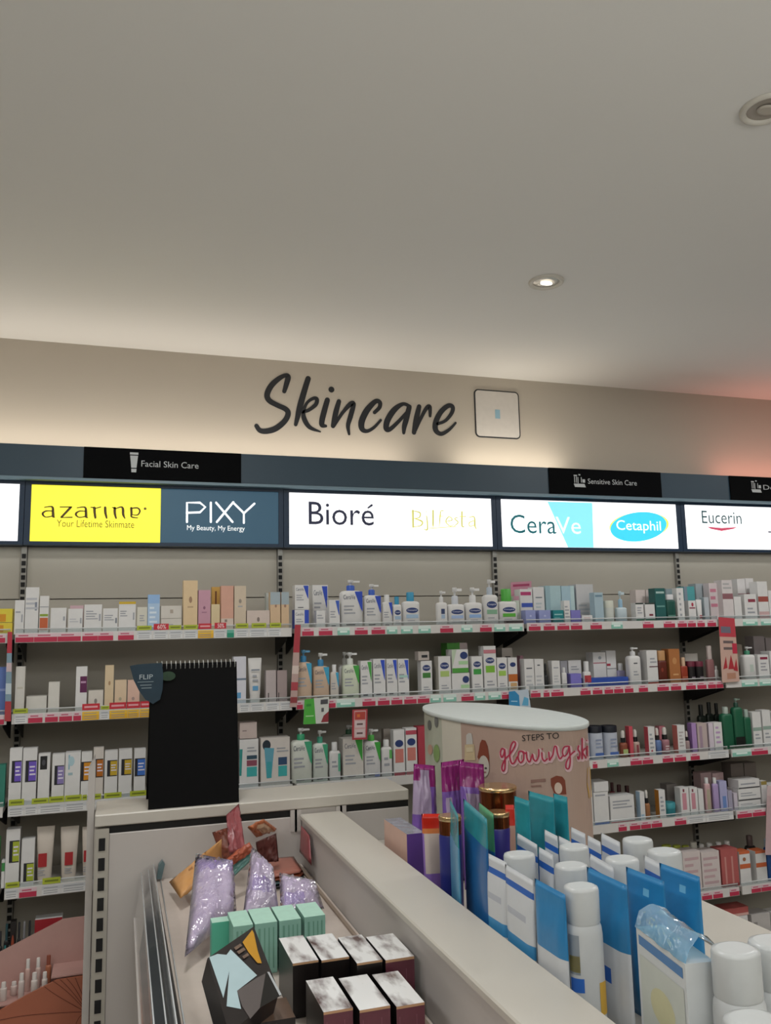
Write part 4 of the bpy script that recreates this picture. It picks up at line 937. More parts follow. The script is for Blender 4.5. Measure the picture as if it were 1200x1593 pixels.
row(2, 3, 'K', [(20, 94, 960, 'carton', 'white carton', dict()),
                (100, 192, 968, 'carton', 'white carton with blue base', dict(d=.075, P=[('r', 0, 1, 0, .06, '#3f68b0'), ln(.1, .8, .85, .95, 1)])),
                (100, 190, 905, 'carton', 'plain white carton', dict(on=966, d=.07)),
                (202, 352, 990, 'carton', 'wide white carton with red base line', dict(d=.07, P=[('r', 0, 1, 0, .04, '#a83a4a'), ln(.1, .9, .5, .85, 3)])),
                (206, 240, 910, 'bottle', 'dark red bottle', dict(back=1, c='#7a2a34', cap='#3a1418')), (246, 290, 925, 'bottle', 'dark red bottle', dict(back=1, c='#7a2a34', cap='#3a1418')), (296, 340, 930, 'bottle', 'dark red bottle', dict(back=1, c='#7a2a34', cap='#3a1418')),
                (388, 418, 966, 'carton', 'white carton with pale blue side', dict(side='#a9c4d8', P=[('r', .1, .8, .05, .2, '#9fb8cc')])),
                (422, 456, 960, 'dropper', 'amber dropper bottle', DRP('#9c6a44')),
                (506, 546, 955, 'carton', 'white carton with amber side', dict(side='#b87a2c', P=[ln(.2, .8, .2, .8, 4)])),
                (552, 628, 1038, 'jar', 'teal jar', dict(c='#2c7a84', lid='#3f929c', lh=.4)),
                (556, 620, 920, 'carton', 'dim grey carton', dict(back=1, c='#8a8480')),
                (640, 694, 940, 'carton', 'white carton with pink bands', dict(P=[('r', .2, .7, .2, .8, '#c48a96'), ('r', .3, .5, .84, .95, '#7a3a48')])),
                (698, 748, 940, 'carton', 'white carton with pink bands', dict(P=[('r', .2, .7, .2, .8, '#c48a96'), ('r', .3, .5, .84, .95, '#7a3a48')])),
                (752, 784, 950, 'carton', 'slim white carton', dict()),
                (770, 838, 848, 'carton', 'tall rose carton', dict(c='#b59a9c', back=1)), (842, 914, 848, 'carton', 'tall rose carton', dict(c='#b59a9c', back=1)),
                (796, 832, 880, 'bottle', 'slim pink bottle with pointed white cap', dict(c='#c4a0a4', capw=.5, hb=915, P=[('r', .2, .8, .1, .8, '#a9a08c')])),
                (846, 882, 880, 'bottle', 'slim lilac bottle with pointed white cap', dict(c='#a894c0', capw=.5, hb=915)),
                (886, 932, 900, 'carton', 'lilac and blue carton', dict(c='#a8a8cc', P=[('r', .3, .8, .1, .5, '#6a88c0')])),
                (936, 964, 960, 'carton', 'grey lilac carton', dict(c='#a09cb0'))])
row(3, 3, 'K', [(972, 996, 975, 'carton', 'white lilac carton', dict(c='#c4bcc8')),
                (1000, 1140, 1020, 'carton', 'wide white carton', dict(P=[ln(.1, .8, .3, .7, 2)])), (1000, 1138, 945, 'carton', 'wide white carton', dict(on=1018, P=[ln(.1, .8, .3, .7, 2), ('r', 0, 1, 0, .1, '#4a4a4e')])),
                (1000, 1132, 890, 'carton', 'low white carton', dict(on=943, P=[ln(.1, .8, .3, .7, 1), ('r', 0, 1, 0, .12, '#4a4a4e')])),
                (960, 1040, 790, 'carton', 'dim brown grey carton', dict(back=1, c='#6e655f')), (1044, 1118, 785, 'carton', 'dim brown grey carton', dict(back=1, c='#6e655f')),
                (1146, 1182, 900, 'carton', 'cream carton with gold cap', dict(P=[('r', 0, 1, .86, 1, '#9c8a4c')])), (1190, 1260, 920, 'carton', 'white carton', dict())])
# ---- fifth shelf
wc = dict(c='#d0c8c4', cap='#d6d4d2', capw=.7, back=1, hb=360)
row(2, 4, 'L', [(300, 380, 300, 'bottle', 'white bottle with lime cap', dict(cap='#a4ad3a', capw=.9, hb=340, back=1)), (390, 460, 302, 'bottle', 'white bottle with lime cap', dict(cap='#a4ad3a', capw=.9, hb=340, back=1)), (466, 530, 305, 'bottle', 'white bottle with lime cap', dict(cap='#a4ad3a', capw=.9, hb=345, back=1)),
                (535, 600, 275, 'bottle', 'white bottle with lime label', dict(cap='#c9c6bc', capw=.8, hb=335, back=1, c='#a4ad3a')),
                (605, 660, 290, 'bottle', 'white capped bottle', dict(wc)), (672, 732, 282, 'bottle', 'white capped bottle', dict(wc)), (750, 808, 275, 'bottle', 'white capped bottle', dict(wc)), (822, 880, 265, 'bottle', 'white capped bottle', dict(wc)),
                (330, 452, 352, 'carton', 'pale pink carton', dict(c='#c9bcb8')),
                (458, 610, 352, 'carton', 'white carton with pink print', dict(c='#cfc4c2', P=[('l', .1, .9, .1, .9, 5, '#c0a4a8')])),
                (616, 770, 352, 'carton', 'white carton with pink print', dict(c='#cfc4c2', P=[('l', .1, .9, .1, .9, 5, '#c0a4a8')])),
                (782, 925, 330, 'carton', 'dusty red carton', dict(c='#ad5a58', P=[('r', .2, .3, .05, .8, '#c48a84'), ('r', .6, .7, .05, .8, '#c48a84'), ('r', 0, 1, 0, .08, '#7a2a2e')])),
                (938, 1030, 350, 'carton', 'white carton with orange bands', dict(top='#c4643a', P=[('r', 0, 1, .48, .62, '#c4643a'), ('r', 0, 1, .92, 1, '#c4643a'), ('o', .3, .6, .7, .82, '#a06a4a')]))])
row(3, 4, 'L', [(1076, 1166, 345, 'carton', 'white carton with orange bands', dict(top='#c4643a', P=[('r', 0, 1, .48, .62, '#c4643a'), ('r', 0, 1, .92, 1, '#c4643a')])),
                (1172, 1250, 250, 'bottle', 'dark blue bottle with pale cap', dict(c='#1f4a86', cap='#a9b8c0', hb=315, capw=.8)),
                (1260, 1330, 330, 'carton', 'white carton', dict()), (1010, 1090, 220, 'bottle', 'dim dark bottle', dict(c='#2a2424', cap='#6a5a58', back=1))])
# ---- base shelf
row(2, 5, 'L', [(520, 600, 850, 'bottle', 'white bottle', dict(hb=900)), (655, 735, 838, 'bottle', 'white bottle', dict(hb=880, capw=.8)), (755, 800, 810, 'carton', 'grey carton', dict(back=1, c='#a8a09c')),
                (806, 1012, 905, 'carton', 'wide white carton', dict(P=[('l', .1, .9, .2, .8, 3, '#b6aca8')])), (806, 1008, 830, 'carton', 'red and pink carton', dict(on=903, c='#a8524e', P=[('r', 0, 1, 0, .3, '#cfa49c')]))])
row(3, 5, 'L', [(1042, 1200, 880, 'carton', 'wide grey white carton', dict(c='#b6b2b0', P=[('r', .1, .3, .5, .8, '#8a8684')])), (1210, 1300, 860, 'carton', 'white carton', dict())])
# dark cosmetics on the fifth shelf of the yellow sign bay
row(0, 4, 'H', [(-30, 18, 500, 'bottle', 'black cosmetics bottle', dict(c='#1a1a1c', cap='#2c2c30')), (22, 66, 440, 'bottle', 'black bottle with teal stripe', dict(c='#1a1a1c', cap='#26464c', P=[('r', .2, .5, .3, .9, '#3f8a8c')])),
                (72, 118, 420, 'carton', 'black carton with orange picture', dict(c='#201c1c', P=[('o', .2, .8, .3, .8, '#9c4a34')])), (124, 160, 425, 'bottle', 'black cosmetics bottle', dict(c='#1a1a1c', cap='#2c2c30')),
                (164, 200, 420, 'bottle', 'grey cosmetics bottle', dict(c='#5a5a5e', cap='#8a8a8e')), (204, 244, 415, 'bottle', 'black cosmetics bottle', dict(c='#1a1a1c', cap='#2c2c30')),
                (262, 480, 395, 'carton', 'wide white carton with red top', dict(d=.05, P=[('r', 0, 1, .62, 1, '#a02830')]))])
finish_rows()

# ------------------------------------------------------------------ hanging strips and shelf cards
def hang(name, label, cat, px, Y, colr, bands, group=None):
    P = [onY(x, y, Y) for x, y in px]
    b = MB(); n = len(P)
    b.prism([(p.x, p.z) for p in P], 'y', Y - .0006, Y + .0006, colr)
    x0 = min(p.x for p in P); x1 = max(p.x for p in P); z0 = min(p.z for p in P); z1 = max(p.z for p in P)
    for q, (pts, c) in enumerate(bands):
        # points as fractions between the left and right edges (first four corners TL, TR, BR, BL)
        TL, TR, BR, BL = P[:4]
        V = []
        for u, v in pts:
            a = TL.lerp(TR, u); c2 = BL.lerp(BR, u); V.append(c2.lerp(a, v) + Vector((0, -.0009 - .0001 * q, 0)))
        b.poly(V, c)
    o = b.build(name); tag(o, label, cat, group); return o
HY = SHY - .012
full = lambda v0, v1, c, u0=0, u1=1: ([(u0, v0), (u1, v0), (u1, v1), (u0, v1)], c)
hang('promo_strip', 'narrow red and blue hanging promo strip at the left edge of the shelves', 'promo strip', [(12, 983), (19, 983), (17, 1122), (7, 1122)], HY, '#7d97a6',
     [full(.76, 1, '#b03040'), full(0, .22, '#a83a40'), full(.3, .42, '#b9c6cc'), full(.55, .65, '#c4b0b4')], 'hanging promo strips')
hang('promo_strip', 'narrow red and cream hanging promo strip left of the plain white sign bay', 'promo strip', [(459, 972), (468, 972), (462, 1100), (451, 1100)], HY, '#b59a94',
     [full(.66, 1, '#a83440'), full(.2, .3, '#a8404a'), full(.4, .5, '#d0c0b8'), full(.05, .12, '#8a3a3e')], 'hanging promo strips')
hang('promo_strip', 'wide pink hanging promo strip with red lettering marks in front of the right bays', 'promo strip', [(1118, 960), (1143, 962), (1151, 1060), (1124, 1062)], HY, '#c4a396',
     [full(.70, 1, '#b8404c'), full(.76, .86, '#6c6a78', .1, .7), full(.60, .64, '#6a5c5c', .2, .8), full(.50, .54, '#6a5c5c', .2, .8), full(.44, .60, '#b83048', .72, 1),
      ([(.1, .2), (.3, .4), (.35, .22)], '#a83038'), ([(.4, .2), (.6, .42), (.75, .2)], '#a83038'), ([(.7, .18), (.9, .36), (.95, .16)], '#a83038'), full(.05, .14, '#b0826c', .3, .8)], 'hanging promo strips')
hang('promo_strip', 'pale pink hanging promo strip cut off by the right edge', 'promo strip', [(1194, 1222), (1216, 1222), (1216, 1330), (1191, 1330)], HY, '#bfa3a6', [full(.85, 1, '#c9b4b4')], 'hanging promo strips')
hang('shelf_card', 'green and white card hanging under the second shelf', 'shelf card', [(474, 1088), (512, 1084), (511, 1125), (472, 1127)], HY, '#c9cbc6',
     [([(0, 0), (.5, 0), (.38, 1), (0, 1)], '#4aa63c'), full(.7, .8, '#2f8a34', .08, .28), full(.3, .34, '#a9d49c', .08, .4), full(.74, .92, '#4a4a50', .66, .96), ([(.7, .05), (1, .05), (1, .45), (.8, .3)], '#8a3038'), full(.45, .6, '#55555a', .7, .8)], 'shelf cards')
hang('shelf_card', 'blue and white card hanging at the end of the second shelf', 'shelf card', [(792, 1076), (822, 1072), (826, 1101), (792, 1098)], HY, '#b9c6d2',
     [([(0, 0), (.5, 0), (.5, .7), (.3, 1), (0, 1)], '#2f86b8'), ([(.6, .1), (.75, .6), (.95, .5), (.9, .1)], '#5fa8cc'), full(.3, .36, '#a9d0e4', .1, .4)], 'shelf cards')
hang('shelf_card', 'red framed price card hanging above the third shelf', 'shelf card', [(548.5, 1104), (572, 1103), (571, 1150), (548, 1151)], HY, '#a83a44',
     [full(.06, .96, '#c9a0a0', .12, .9), full(.66, .92, '#b0453c', .16, .86), full(.40, .62, '#cfbcbc', .18, .84), full(.10, .34, '#cfbcbc', .18, .84), full(.48, .54, '#6a5050', .3, .7), full(.18, .24, '#6a5050', .3, .7), full(.74, .84, '#d0703c', .3, .5)], 'shelf cards')
hang('shelf_card', 'small pink card standing behind the goods on the top shelf', 'shelf card', [(795, 906), (827, 904), (827, 966), (795, 966)], -.035, '#c48a9c', [full(.88, .94, '#a03a60', .1, .9)], 'shelf cards')

# ================================================================== the low island in front
isl = mat('#b8b2ae', .5, noise=.02, scale=6); isl_top = mat('#beb9b0', .42, noise=.02, scale=5); dark = mat('#0d0c0c', .7)
PY = -.866; DECK = .955; DK2 = 1.0; XL, XR = .8904, 1.0194; DZ = 1.10
x_end = 1.245
# back panel of the island with its top board
t = thing('display_unit', 'pale grey back panel of the island with slotted upright on its left', 'display unit panel', (.75, PY, 0))
L = lambda x: x - .75
b = MB(); b.box(L(.338), L(x_end), 0, .02, .0, 1.093, isl, bev=.002); b.build('back_board', t)
b = MB(); b.box(L(.300), L(.338), -.003, .03, 0, 1.108, mat('#a9a49a', .45))
z = .30
while z < 1.08:
    b.box(L(.3105), L(.3280), -.0045, -.002, z, z + .034, slot_m); z += .0535
b.build('slotted_upright', t)
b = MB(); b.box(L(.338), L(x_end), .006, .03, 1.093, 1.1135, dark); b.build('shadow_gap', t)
b = MB()
for xx in (.862, .875, 1.005, 1.018): b.box(L(xx), L(xx + .02), -.003, .02, 1.05, 1.1135, isl)
b.box(L(.895), L(1.005), .002, .02, 1.0, 1.1135, isl)
b.build('post_cover', t)
o = MB(); o.box(.298, x_end, PY - .004, PY + .215, 1.114, 1.147, isl_top, bev=.003)
tag(o.build('island_top_board'), 'white top board of the island carrying the black flip chart', 'counter top')
b = MB(); b.box(.298, x_end, PY + .035, PY + .20, 0, 1.1135, isl); tag(b.build('island_end_cabinet'), 'pale cabinet under the white top board of the island', 'cabinet')
# thin upright edge panel on the left
pt = onY(140, 1176, PY + .10); pl = onY(135.5, 1300, PY + .10); pr = onY(146, 1300, PY + .10)
b = MB(); b.prism([(pl.x, .1), (pr.x, .1), (pr.x, pt.z - .03), (pr.x - .002, pt.z), (pl.x, pt.z - .035)], 'y', PY + .06, PY + .14, mat('#b9b4b0', .25, noise=.04))
tag(b.build('edge_panel'), 'narrow whitish upright panel at the left end of the island', 'edge panel')
# divider between the two trays
b = MB(); b.box(XL + .006, XR - .006, -3.05, PY - .004, .90, 1.083, isl); t = b.build('tray_divider'); tag(t, 'long white topped divider running between the two island trays', 'divider')
b = MB(); b.box(XL, XR, -3.05, PY - .004, 1.0835, DZ, isl_top, bev=.003); b.build('divider_top', t)
for hx, hy in ((557, 1311), (777, 1499)):
    p = onZ(hx, hy, DZ); b = MB()
    b.loft([(.0205, .0205, DZ + .0002), (.0205, .0205, DZ + .0008)], mat('#060606', .9, spec=.1), 28); b.loft([(.0225, .0225, DZ + .0001), (.0225, .0225, DZ + .0004)], mat('#a9a49a', .5), 28)
    b.build('cable_hole', t)
# decks
b = MB(); b.box(.470, XL + .004, -3.05, PY - .002, DECK - .02, DECK, mat('#c2b6ad', .45)); t = b.build('tray_deck'); tag(t, 'pale left tray of the island holding pouches and dark boxes', 'display tray')
b = MB(); b.box(XL - .014, XL - .006, -3.0, PY - .01, DECK + .0005, DECK + .006, mat('#8a7a6c', .5)); b.build('rail_strip', t)
b = MB(); b.box(.472, XL, -3.05, PY - .004, .3, DECK - .021, isl); b.build('tray_base', t)
b = MB(); b.box(XR - .004, 1.68, -3.05, PY - .002, DK2 - .02, DK2, isl_top); t = b.build('tray_deck'); tag(t, 'right tray of the island holding white and blue bottles and pouches', 'display tray')
b = MB(); b.box(XR, 1.68, -3.05, PY - .004, .3, DK2 - .021, isl); b.build('tray_base', t)
b = MB(); b.box(XL + .008, XR - .008, -3.05, PY - .004, .3, .899, isl); tag(b.build('island_core'), 'pale core of the island below the white topped divider', 'cabinet')
# clear guard on the left edge
g = clear('#c9cdd0', .05, .22, .30, 0.0, 1.06)
t = thing('tray_guard', 'clear plastic guard along the left edge of the left tray', 'guard', (0, 0, 0))
a = onZ(243, 1368, 1.0); a1 = onZ(276, 1593, 1.0); d = (a1 - a).normalized()
A0 = Vector((a.x, PY - .006, 1.0)); A1 = A0 + d * 1.9
def slab(mb, P4, th, c):
    P = [Vector(p) for p in P4]; n = (P[1] - P[0]).cross(P[3] - P[0]).normalized() * th
    vs = P + [p + n for p in P]
    mb.add(vs, [[0, 1, 2, 3], [7, 6, 5, 4], [0, 4, 5, 1], [1, 5, 6, 2], [2, 6, 7, 3], [3, 7, 4, 0]], c)
b = MB(); slab(b, [A0 + Vector((.0, 0, -.10)), A1 + Vector((-.0, 0, -.10)), A1, A0], .003, g); b.build('clear_sheet', t)
b = MB(); slab(b, [A0 + Vector((-.046, -.02, -.13)), A1 + Vector((-.046, 0, -.13)), A1 + Vector((-.040, 0, -.015)), A0 + Vector((-.030, -.02, -.02))], .002, g); b.build('clear_sheet', t)
b = MB(); slab(b, [A0 + Vector((-.040, -.02, -.12)), A1 + Vector((-.040, 0, -.12)), A1 + Vector((-.006, 0, -.06)), A0 + Vector((-.006, -.02, -.06))], .002, g); b.build('clear_sheet', t)
b = MB(); zb0 = A0.z - .134; b.prism([(A0.x - .052, PY - .025), (A1.x - .052, A1.y), (.4690, A1.y), (.4690, PY - .025)], 'z', zb0 - .02, zb0, isl); b.build('guard_base', t)
for off in ((0, .001), (-.0345, -.018), (-.015, -.012), (.020, -.042)):
    b = MB(); p0 = A0 + Vector((off[0], -.01, off[1])); b.tube([p0, A1 + Vector((off[0], 0, off[1]))], .0016, mat('#c9cdd0', .2), 6); b.build('guard_edge', t)
c0 = onY(249, 1354, PY - .016)
b = MB(); b.prism([(c0.x - .009, c0.z - .02), (c0.x + .004, c0.z - .022), (c0.x + .013, c0.z + .018), (c0.x + .006, c0.z + .028), (c0.x - .004, c0.z + .016)], 'y', PY - .026, PY - .004, mat('#5a7074', .3)); b.build('guard_clip', t)

# ------------------------------------------------------------------ black flip chart
BYY = PY + .012
x0 = onY(230.5, 1262, BYY).x; x1 = onY(372, 1256, BYY).x; zt = onY(310, 1031, BYY + .05).z
t = thing('flip_chart', 'tall black tabletop flip chart with spiral binding and navy tab', 'flip chart', ((x0 + x1) / 2, BYY, 1.1475))
h = zt - 1.1475; w2 = (x1 - x0) / 2
black = mat('#050506', .75, noise=.2, spec=.15)
lean = .05
b = MB(); slab(b, [(-w2, 0, 0), (w2, 0, 0), (w2 * .985, lean, h), (-w2 * .985, lean, h)], -.004, black); b.build('front_board', t)
b = MB(); slab(b, [(-w2, .17, 0), (w2, .17, 0), (w2 * .985, lean + .012, h), (-w2 * .985, lean + .012, h)], .004, black); b.build('rear_board', t)
ringm = mat('#b9bbb9', .3, metal=.6)
for k in range(18):
    xx = -w2 * .84 + k * (w2 * 1.78) / 17
    b = MB(); b.tube([(xx, lean + .005 + .010 * math.cos(q * math.pi / 6), h - .006 + .013 * math.sin(q * math.pi / 6)) for q in range(12)], .0014, ringm, 5, True); b.build('binding_ring', t)
pts = [(202, 1036), (214, 1033.5), (236, 1032), (252, 1031), (254, 1050), (253, 1072), (249, 1088), (238, 1095), (226, 1088), (216, 1074), (208, 1058)]
V = []
for x, y in pts:
    p = onY(x, y, BYY + .036); V.append((p.x - (x0 + x1) / 2, p.z - 1.1475))
b = MB(); b.prism(V, 'y', .032, .034, mat('#16303f', .5, noise=.15, scale=30)); tab = b.build('cover_tab', t)
def ptab(x, y): p = onY(x, y, BYY + .0315); return p.x - (x0 + x1) / 2, p.z - 1.1475
b = MB(); ua, va = ptab(217, 1057); ub, vb = ptab(238, 1049); wt = mat('#a9b4b8', .6)
text_fit(b, 'FLIP', wt, lambda u, v: (u, .0315, v), ua, ub, va, vb)
for y, xa_, xb_ in ((1061, 214, 239), (1066, 218, 236), (1070.5, 220, 236)):
    p, q = ptab(xa_, y), ptab(xb_, y - 1.2); b.poly([(p[0], .0315, p[1] - .0015), (q[0], .0315, p[1] - .0015), (q[0], .0315, q[1]), (p[0], .0315, q[1])], mat('#7f8d93', .6))
b.build('tab_lettering', tab)
b = MB(); cx, cz = ptab(262, 1052)
b.poly([(cx + .022 * math.cos(q * .2618), lean * (cz + .014 * math.sin(q * .2618)) / h - .0045, cz + .014 * math.sin(q * .2618)) for q in range(24)], mat('#12321a', .6, noise=.5, scale=60)); b.build('green_mark', t)

# ------------------------------------------------------------------ oval skincare display
EX, EY, EA, EB, EZ = 1.431, -1.152, .164, .399, 1.40
t = thing('oval_display', 'tall oval pink display reading STEPS TO glowing with white top', 'display stand', (EX, EY, DK2))
EROT = .047
def epos(ph, k=1.0):
    a, b_ = EA * k * math.cos(ph), EB * k * math.sin(ph)
    return Vector((EX + a * math.cos(EROT) - b_ * math.sin(EROT), EY + a * math.sin(EROT) + b_ * math.cos(EROT), 0))
def pix(P):
    q = MR.transposed() @ (Vector(P) - CAM); return 600 + F_PX * q.x / q.y, 796.5 - F_PX * q.z / q.y
pink = mat('#ab9386', .5, noise=.03, scale=6); colm = mat('#c6c0b2', .4, noise=.03); ph_m = mat('#a9aa9a', .35, noise=.25, scale=14)
NP = 120
zb_, zt_ = .001, EZ - DK2 - .012
seg = {'pink_wrap': MB(), 'white_column': MB(), 'picture_panel': MB()}
phs = [math.pi / 2 + 2 * math.pi * k / NP for k in range(NP + 1)]   # from the far tip along the side that faces left
KMIN = min(range(NP // 2), key=lambda k: pix(epos(phs[k]) + Vector((0, 0, 1.30)))[0])
for k in range(NP):
    pm = (phs[k] + phs[k + 1]) / 2; px = pix(epos(pm) + Vector((0, 0, 1.30)))[0]
    vis = pm < math.pi * 1.5
    nm = 'pink_wrap'
    if vis and (px < 688 or k < KMIN): nm = 'picture_panel'
    elif vis and px < 716: nm = 'white_column'
    P, Q = epos(phs[k]), epos(phs[k + 1]); o = Vector((EX, EY, 0))
    v = [(P.x - EX, P.y - EY, zb_), (Q.x - EX, Q.y - EY, zb_), (Q.x - EX, Q.y - EY, zt_), (P.x - EX, P.y - EY, zt_)]
    seg[nm].add(v, [[0, 1, 2, 3]], {'pink_wrap': pink, 'white_column': colm, 'picture_panel': ph_m}[nm], True)
PARTS = {nm: mb.build(nm, t) for nm, mb in seg.items()}
b = MB(); b.loft([(EA * 1.015, EB * 1.006, zt_), (EA * 1.03, EB * 1.012, zt_ + .003), (EA * 1.03, EB * 1.012, EZ - DK2 - .001), (EA * 1.022, EB * 1.008, EZ - DK2)], mat('#c4cac8', .4), 96); b.build('top_plate', t).rotation_euler = (0, 0, EROT)
TAB = []
for k in range(0, 400):
    ph = math.pi / 2 + math.pi * 1.4 * k / 399
    TAB.append((pix(epos(ph) + Vector((0, 0, 1.28)))[0], ph))
def onE(px, py, lift=.001):
    best = None
    for k in range(len(TAB) - 1):
        if TAB[k][0] <= px <= TAB[k + 1][0]:
            f = (px - TAB[k][0]) / max(1e-6, TAB[k + 1][0] - TAB[k][0]); best = TAB[k][1] + f * (TAB[k + 1][1] - TAB[k][1]); break
    if best is None: best = max(TAB)[1] if px > 800 else TAB[0][1]
    P = epos(best); n = Matrix.Rotation(EROT, 3, 'Z') @ Vector((math.cos(best) / EA, math.sin(best) / EB, 0)).normalized()
    zz = onY(px, py, P.y).z
    P = P + n * lift
    return (P.x - EX, P.y - EY, zz - DK2)
def spx(mb, sts, c, cv, wd, lift, n=6, smooth=True):
    for st in sts:
        pts = [cv(p[0], p[1]) + ((p[2] if len(p) > 2 else 1) * wd,) for p in st]
        stroke(mb, pts, c, lambda u, v: onE(u, v, lift), wd, n, smooth=smooth)
ZG = lambda x, y: (770 + x / 7.5, 1130 + y / 7.5)
glow = [[(130, 268), (100, 258), (80, 305), (92, 358), (118, 325), (130, 268)], [(132, 270), (132, 400), (122, 500), (98, 515), (92, 465), (130, 385), (180, 335)],
        [(178, 340), (230, 270), (262, 200), (240, 176), (205, 230), (188, 340), (205, 425), (238, 422), (275, 355)],
        [(335, 288), (300, 295), (285, 370), (310, 420), (345, 390), (352, 320), (335, 288), (372, 312)], [(385, 300), (390, 375), (418, 412), (445, 345), (455, 325), (465, 380), (495, 400), (525, 340), (530, 268)],
        [(565, 305), (566, 365), (590, 402), (625, 375)], [(645, 300), (650, 390), (662, 375), (690, 330), (712, 240), (735, 236), (745, 310), (770, 375), (808, 335)],
        [(872, 228), (825, 240), (802, 300), (820, 345), (858, 310), (880, 232)], [(884, 232), (886, 400), (866, 488), (836, 482), (842, 415), (890, 335), (942, 288)],
        [(990, 225), (980, 265), (1000, 310), (984, 380), (972, 350)], [(1034, 140), (1022, 375)], [(1062, 255), (1032, 300), (1066, 365)], [(1084, 230), (1080, 340)], [(1084, 160)]]
b = MB(); spx(b, glow, mat('#d0b0b4', .5), lambda x, y: ZG(x + 8, y + 12), 6.6, .0012); b.build('script_outline', PARTS['pink_wrap'])
b = MB(); spx(b, glow + [[(572, 262)]], mat('#a82a48', .5), ZG, 2.3, .0022); b.build('script_lettering', PARTS['pink_wrap'])
b = MB()
text_fit(b, 'STEPS TO', mat('#1c1a1c', .5), lambda u, v: onE(815.5 + 57.5 * u, 1153 - 4.6 * u - 9.5 * v, .0022), 0, 1, 0, 1); b.build('print_lettering', PARTS['pink_wrap'])
def pe(mb, pts, c, lift=.0012): mb.poly([onE(x, y, lift) for x, y in pts], c)
ZH = lambda x, y: (660 + x / 9.23, 1100 + y / 9.23)
def ell(cx, cy, rx, ry, n=16): return [(cx + rx * math.cos(2 * math.pi * k / n), cy + ry * math.sin(2 * math.pi * k / n)) for k in range(n)]
hair = mat('#7a3a26', .6); skin = mat('#c9b3a4', .6)
b = MB(); pe(b, [ZH(*p) for p in ((850, 465), (900, 480), (930, 560), (945, 720), (940, 860), (900, 870), (860, 780), (800, 760), (775, 720), (800, 620), (820, 520))], hair)
pe(b, ell(*ZH(865, 850), 8.5, 17), mat('#b9b3a8', .6), .0018); pe(b, ell(*ZH(845, 880), 2, 1.6), mat('#3a3a3c', .6), .0024); pe(b, ell(*ZH(895, 875), 2, 1.6), mat('#3a3a3c', .6), .0024)
pe(b, [ZH(*p) for p in ((855, 925), (900, 925), (895, 945), (860, 945))], mat('#8a5a58', .6), .0024); b.build('face_picture', PARTS['pink_wrap'])
b = MB(); pe(b, [(857, 1211), (866, 1206.5), (875, 1208), (879, 1214), (880, 1236), (862, 1236), (857, 1222)], hair); pe(b, ell(868, 1226, 6, 9), skin, .0018); b.build('face_picture', PARTS['pink_wrap'])
b = MB(); pe(b, [ZH(*p) for p in ((600, 540), (735, 530), (745, 760), (590, 770))], mat('#c0ad8a', .5)); pe(b, [ZH(*p) for p in ((625, 400), (660, 370), (700, 375), (715, 460), (715, 530), (620, 535))], mat('#b9b6b0', .5))
pe(b, [ZH(*p) for p in ((620, 580), (718, 575), (718, 640), (620, 645))], mat('#c9bc9c', .5), .0018); b.build('bottle_picture', PARTS['pink_wrap'])
b = MB(); pe(b, [(826, 1213), (849, 1211), (849, 1216), (826, 1218)], mat('#8a6a60', .6)); pe(b, [(826, 1222), (842, 1221), (842, 1223.5), (826, 1224.5)], mat('#8a6a60', .6))
pe(b, [(914, 1195), (919, 1192), (919.5, 1240), (914, 1242), (912, 1220)], mat('#c49a3c', .6)); b.build('small_print', PARTS['pink_wrap'])
b = MB(); pe(b, ell(680, 1172, 5, 14), mat('#7f9a5c', .5, noise=.3)); pe(b, ell(670, 1128, 3, 8), mat('#5a5c58', .5, noise=.3)); pe(b, ell(681, 1122, 3, 10), mat('#6a6a68', .5, noise=.3)); pe(b, ell(670, 1166, 4, 8), mat('#b98f7c', .5))
b.build('photo_print', PARTS['picture_panel'])

# ------------------------------------------------------------------ soft packs and boxes
def pouch(P4, th, c, name='refill_pouch', seal=.12, crumple=.0, prn=(), both=True, n=20, hole=False, mb_only=False, rnd=1):
    """a soft pack over the quad P4 (bottom-left, bottom-right, top-right, top-left), bulging to thickness th"""
    P = [Vector(p) for p in P4]; rng = random.Random(rnd)
    nr = (P[1] - P[0]).cross(P[3] - P[0]).normalized()
    b = MB()
    def S(u, v): return P[0].lerp(P[1], u).lerp(P[3].lerp(P[2], u), v)
    nz = {(i, j): rng.uniform(-1, 1) * crumple for i in range(n + 1) for j in range(n + 1)}
    def bulge(u, v):
        a = max(0.0, min(1, u / .22, (1 - u) / .22)); c2 = max(0.0, min(1.0, v / .2, (1 - v - seal) / .25))
        return th / 2 * math.sin(a * math.pi / 2) * math.sin(max(c2, 0) * math.pi / 2) + .0006
    for sgn in (1, -1):
        vs = []; fs = []
        for j in range(n + 1):
            for i in range(n + 1):
                u, v = i / n, j / n
                edge = i in (0, n) or j in (0, n)
                vs.append(S(u, v) + nr * ((0 if edge else sgn * bulge(u, v)) + (0 if edge else nz[(i, j)])))
        for j in range(n):
            for i in range(n):
                f = [j * (n + 1) + i, j * (n + 1) + i + 1, (j + 1) * (n + 1) + i + 1, (j + 1) * (n + 1) + i]
                u, v = (i + .5) / n, (j + .5) / n; cc = c
                for (u0, u1, v0, v1, pc) in prn:
                    if u0 <= u <= u1 and v0 <= v <= v1: cc = pc
                b.add([vs[k] for k in f], [[0, 1, 2, 3]], cc, True)
    o = b.build(name)
    bm = bmesh.new(); bm.from_mesh(o.data); bmesh.ops.remove_doubles(bm, verts=bm.verts, dist=1e-5)
    bmesh.ops.recalc_face_normals(bm, faces=bm.faces); bm.to_mesh(o.data); bm.free()
    return o
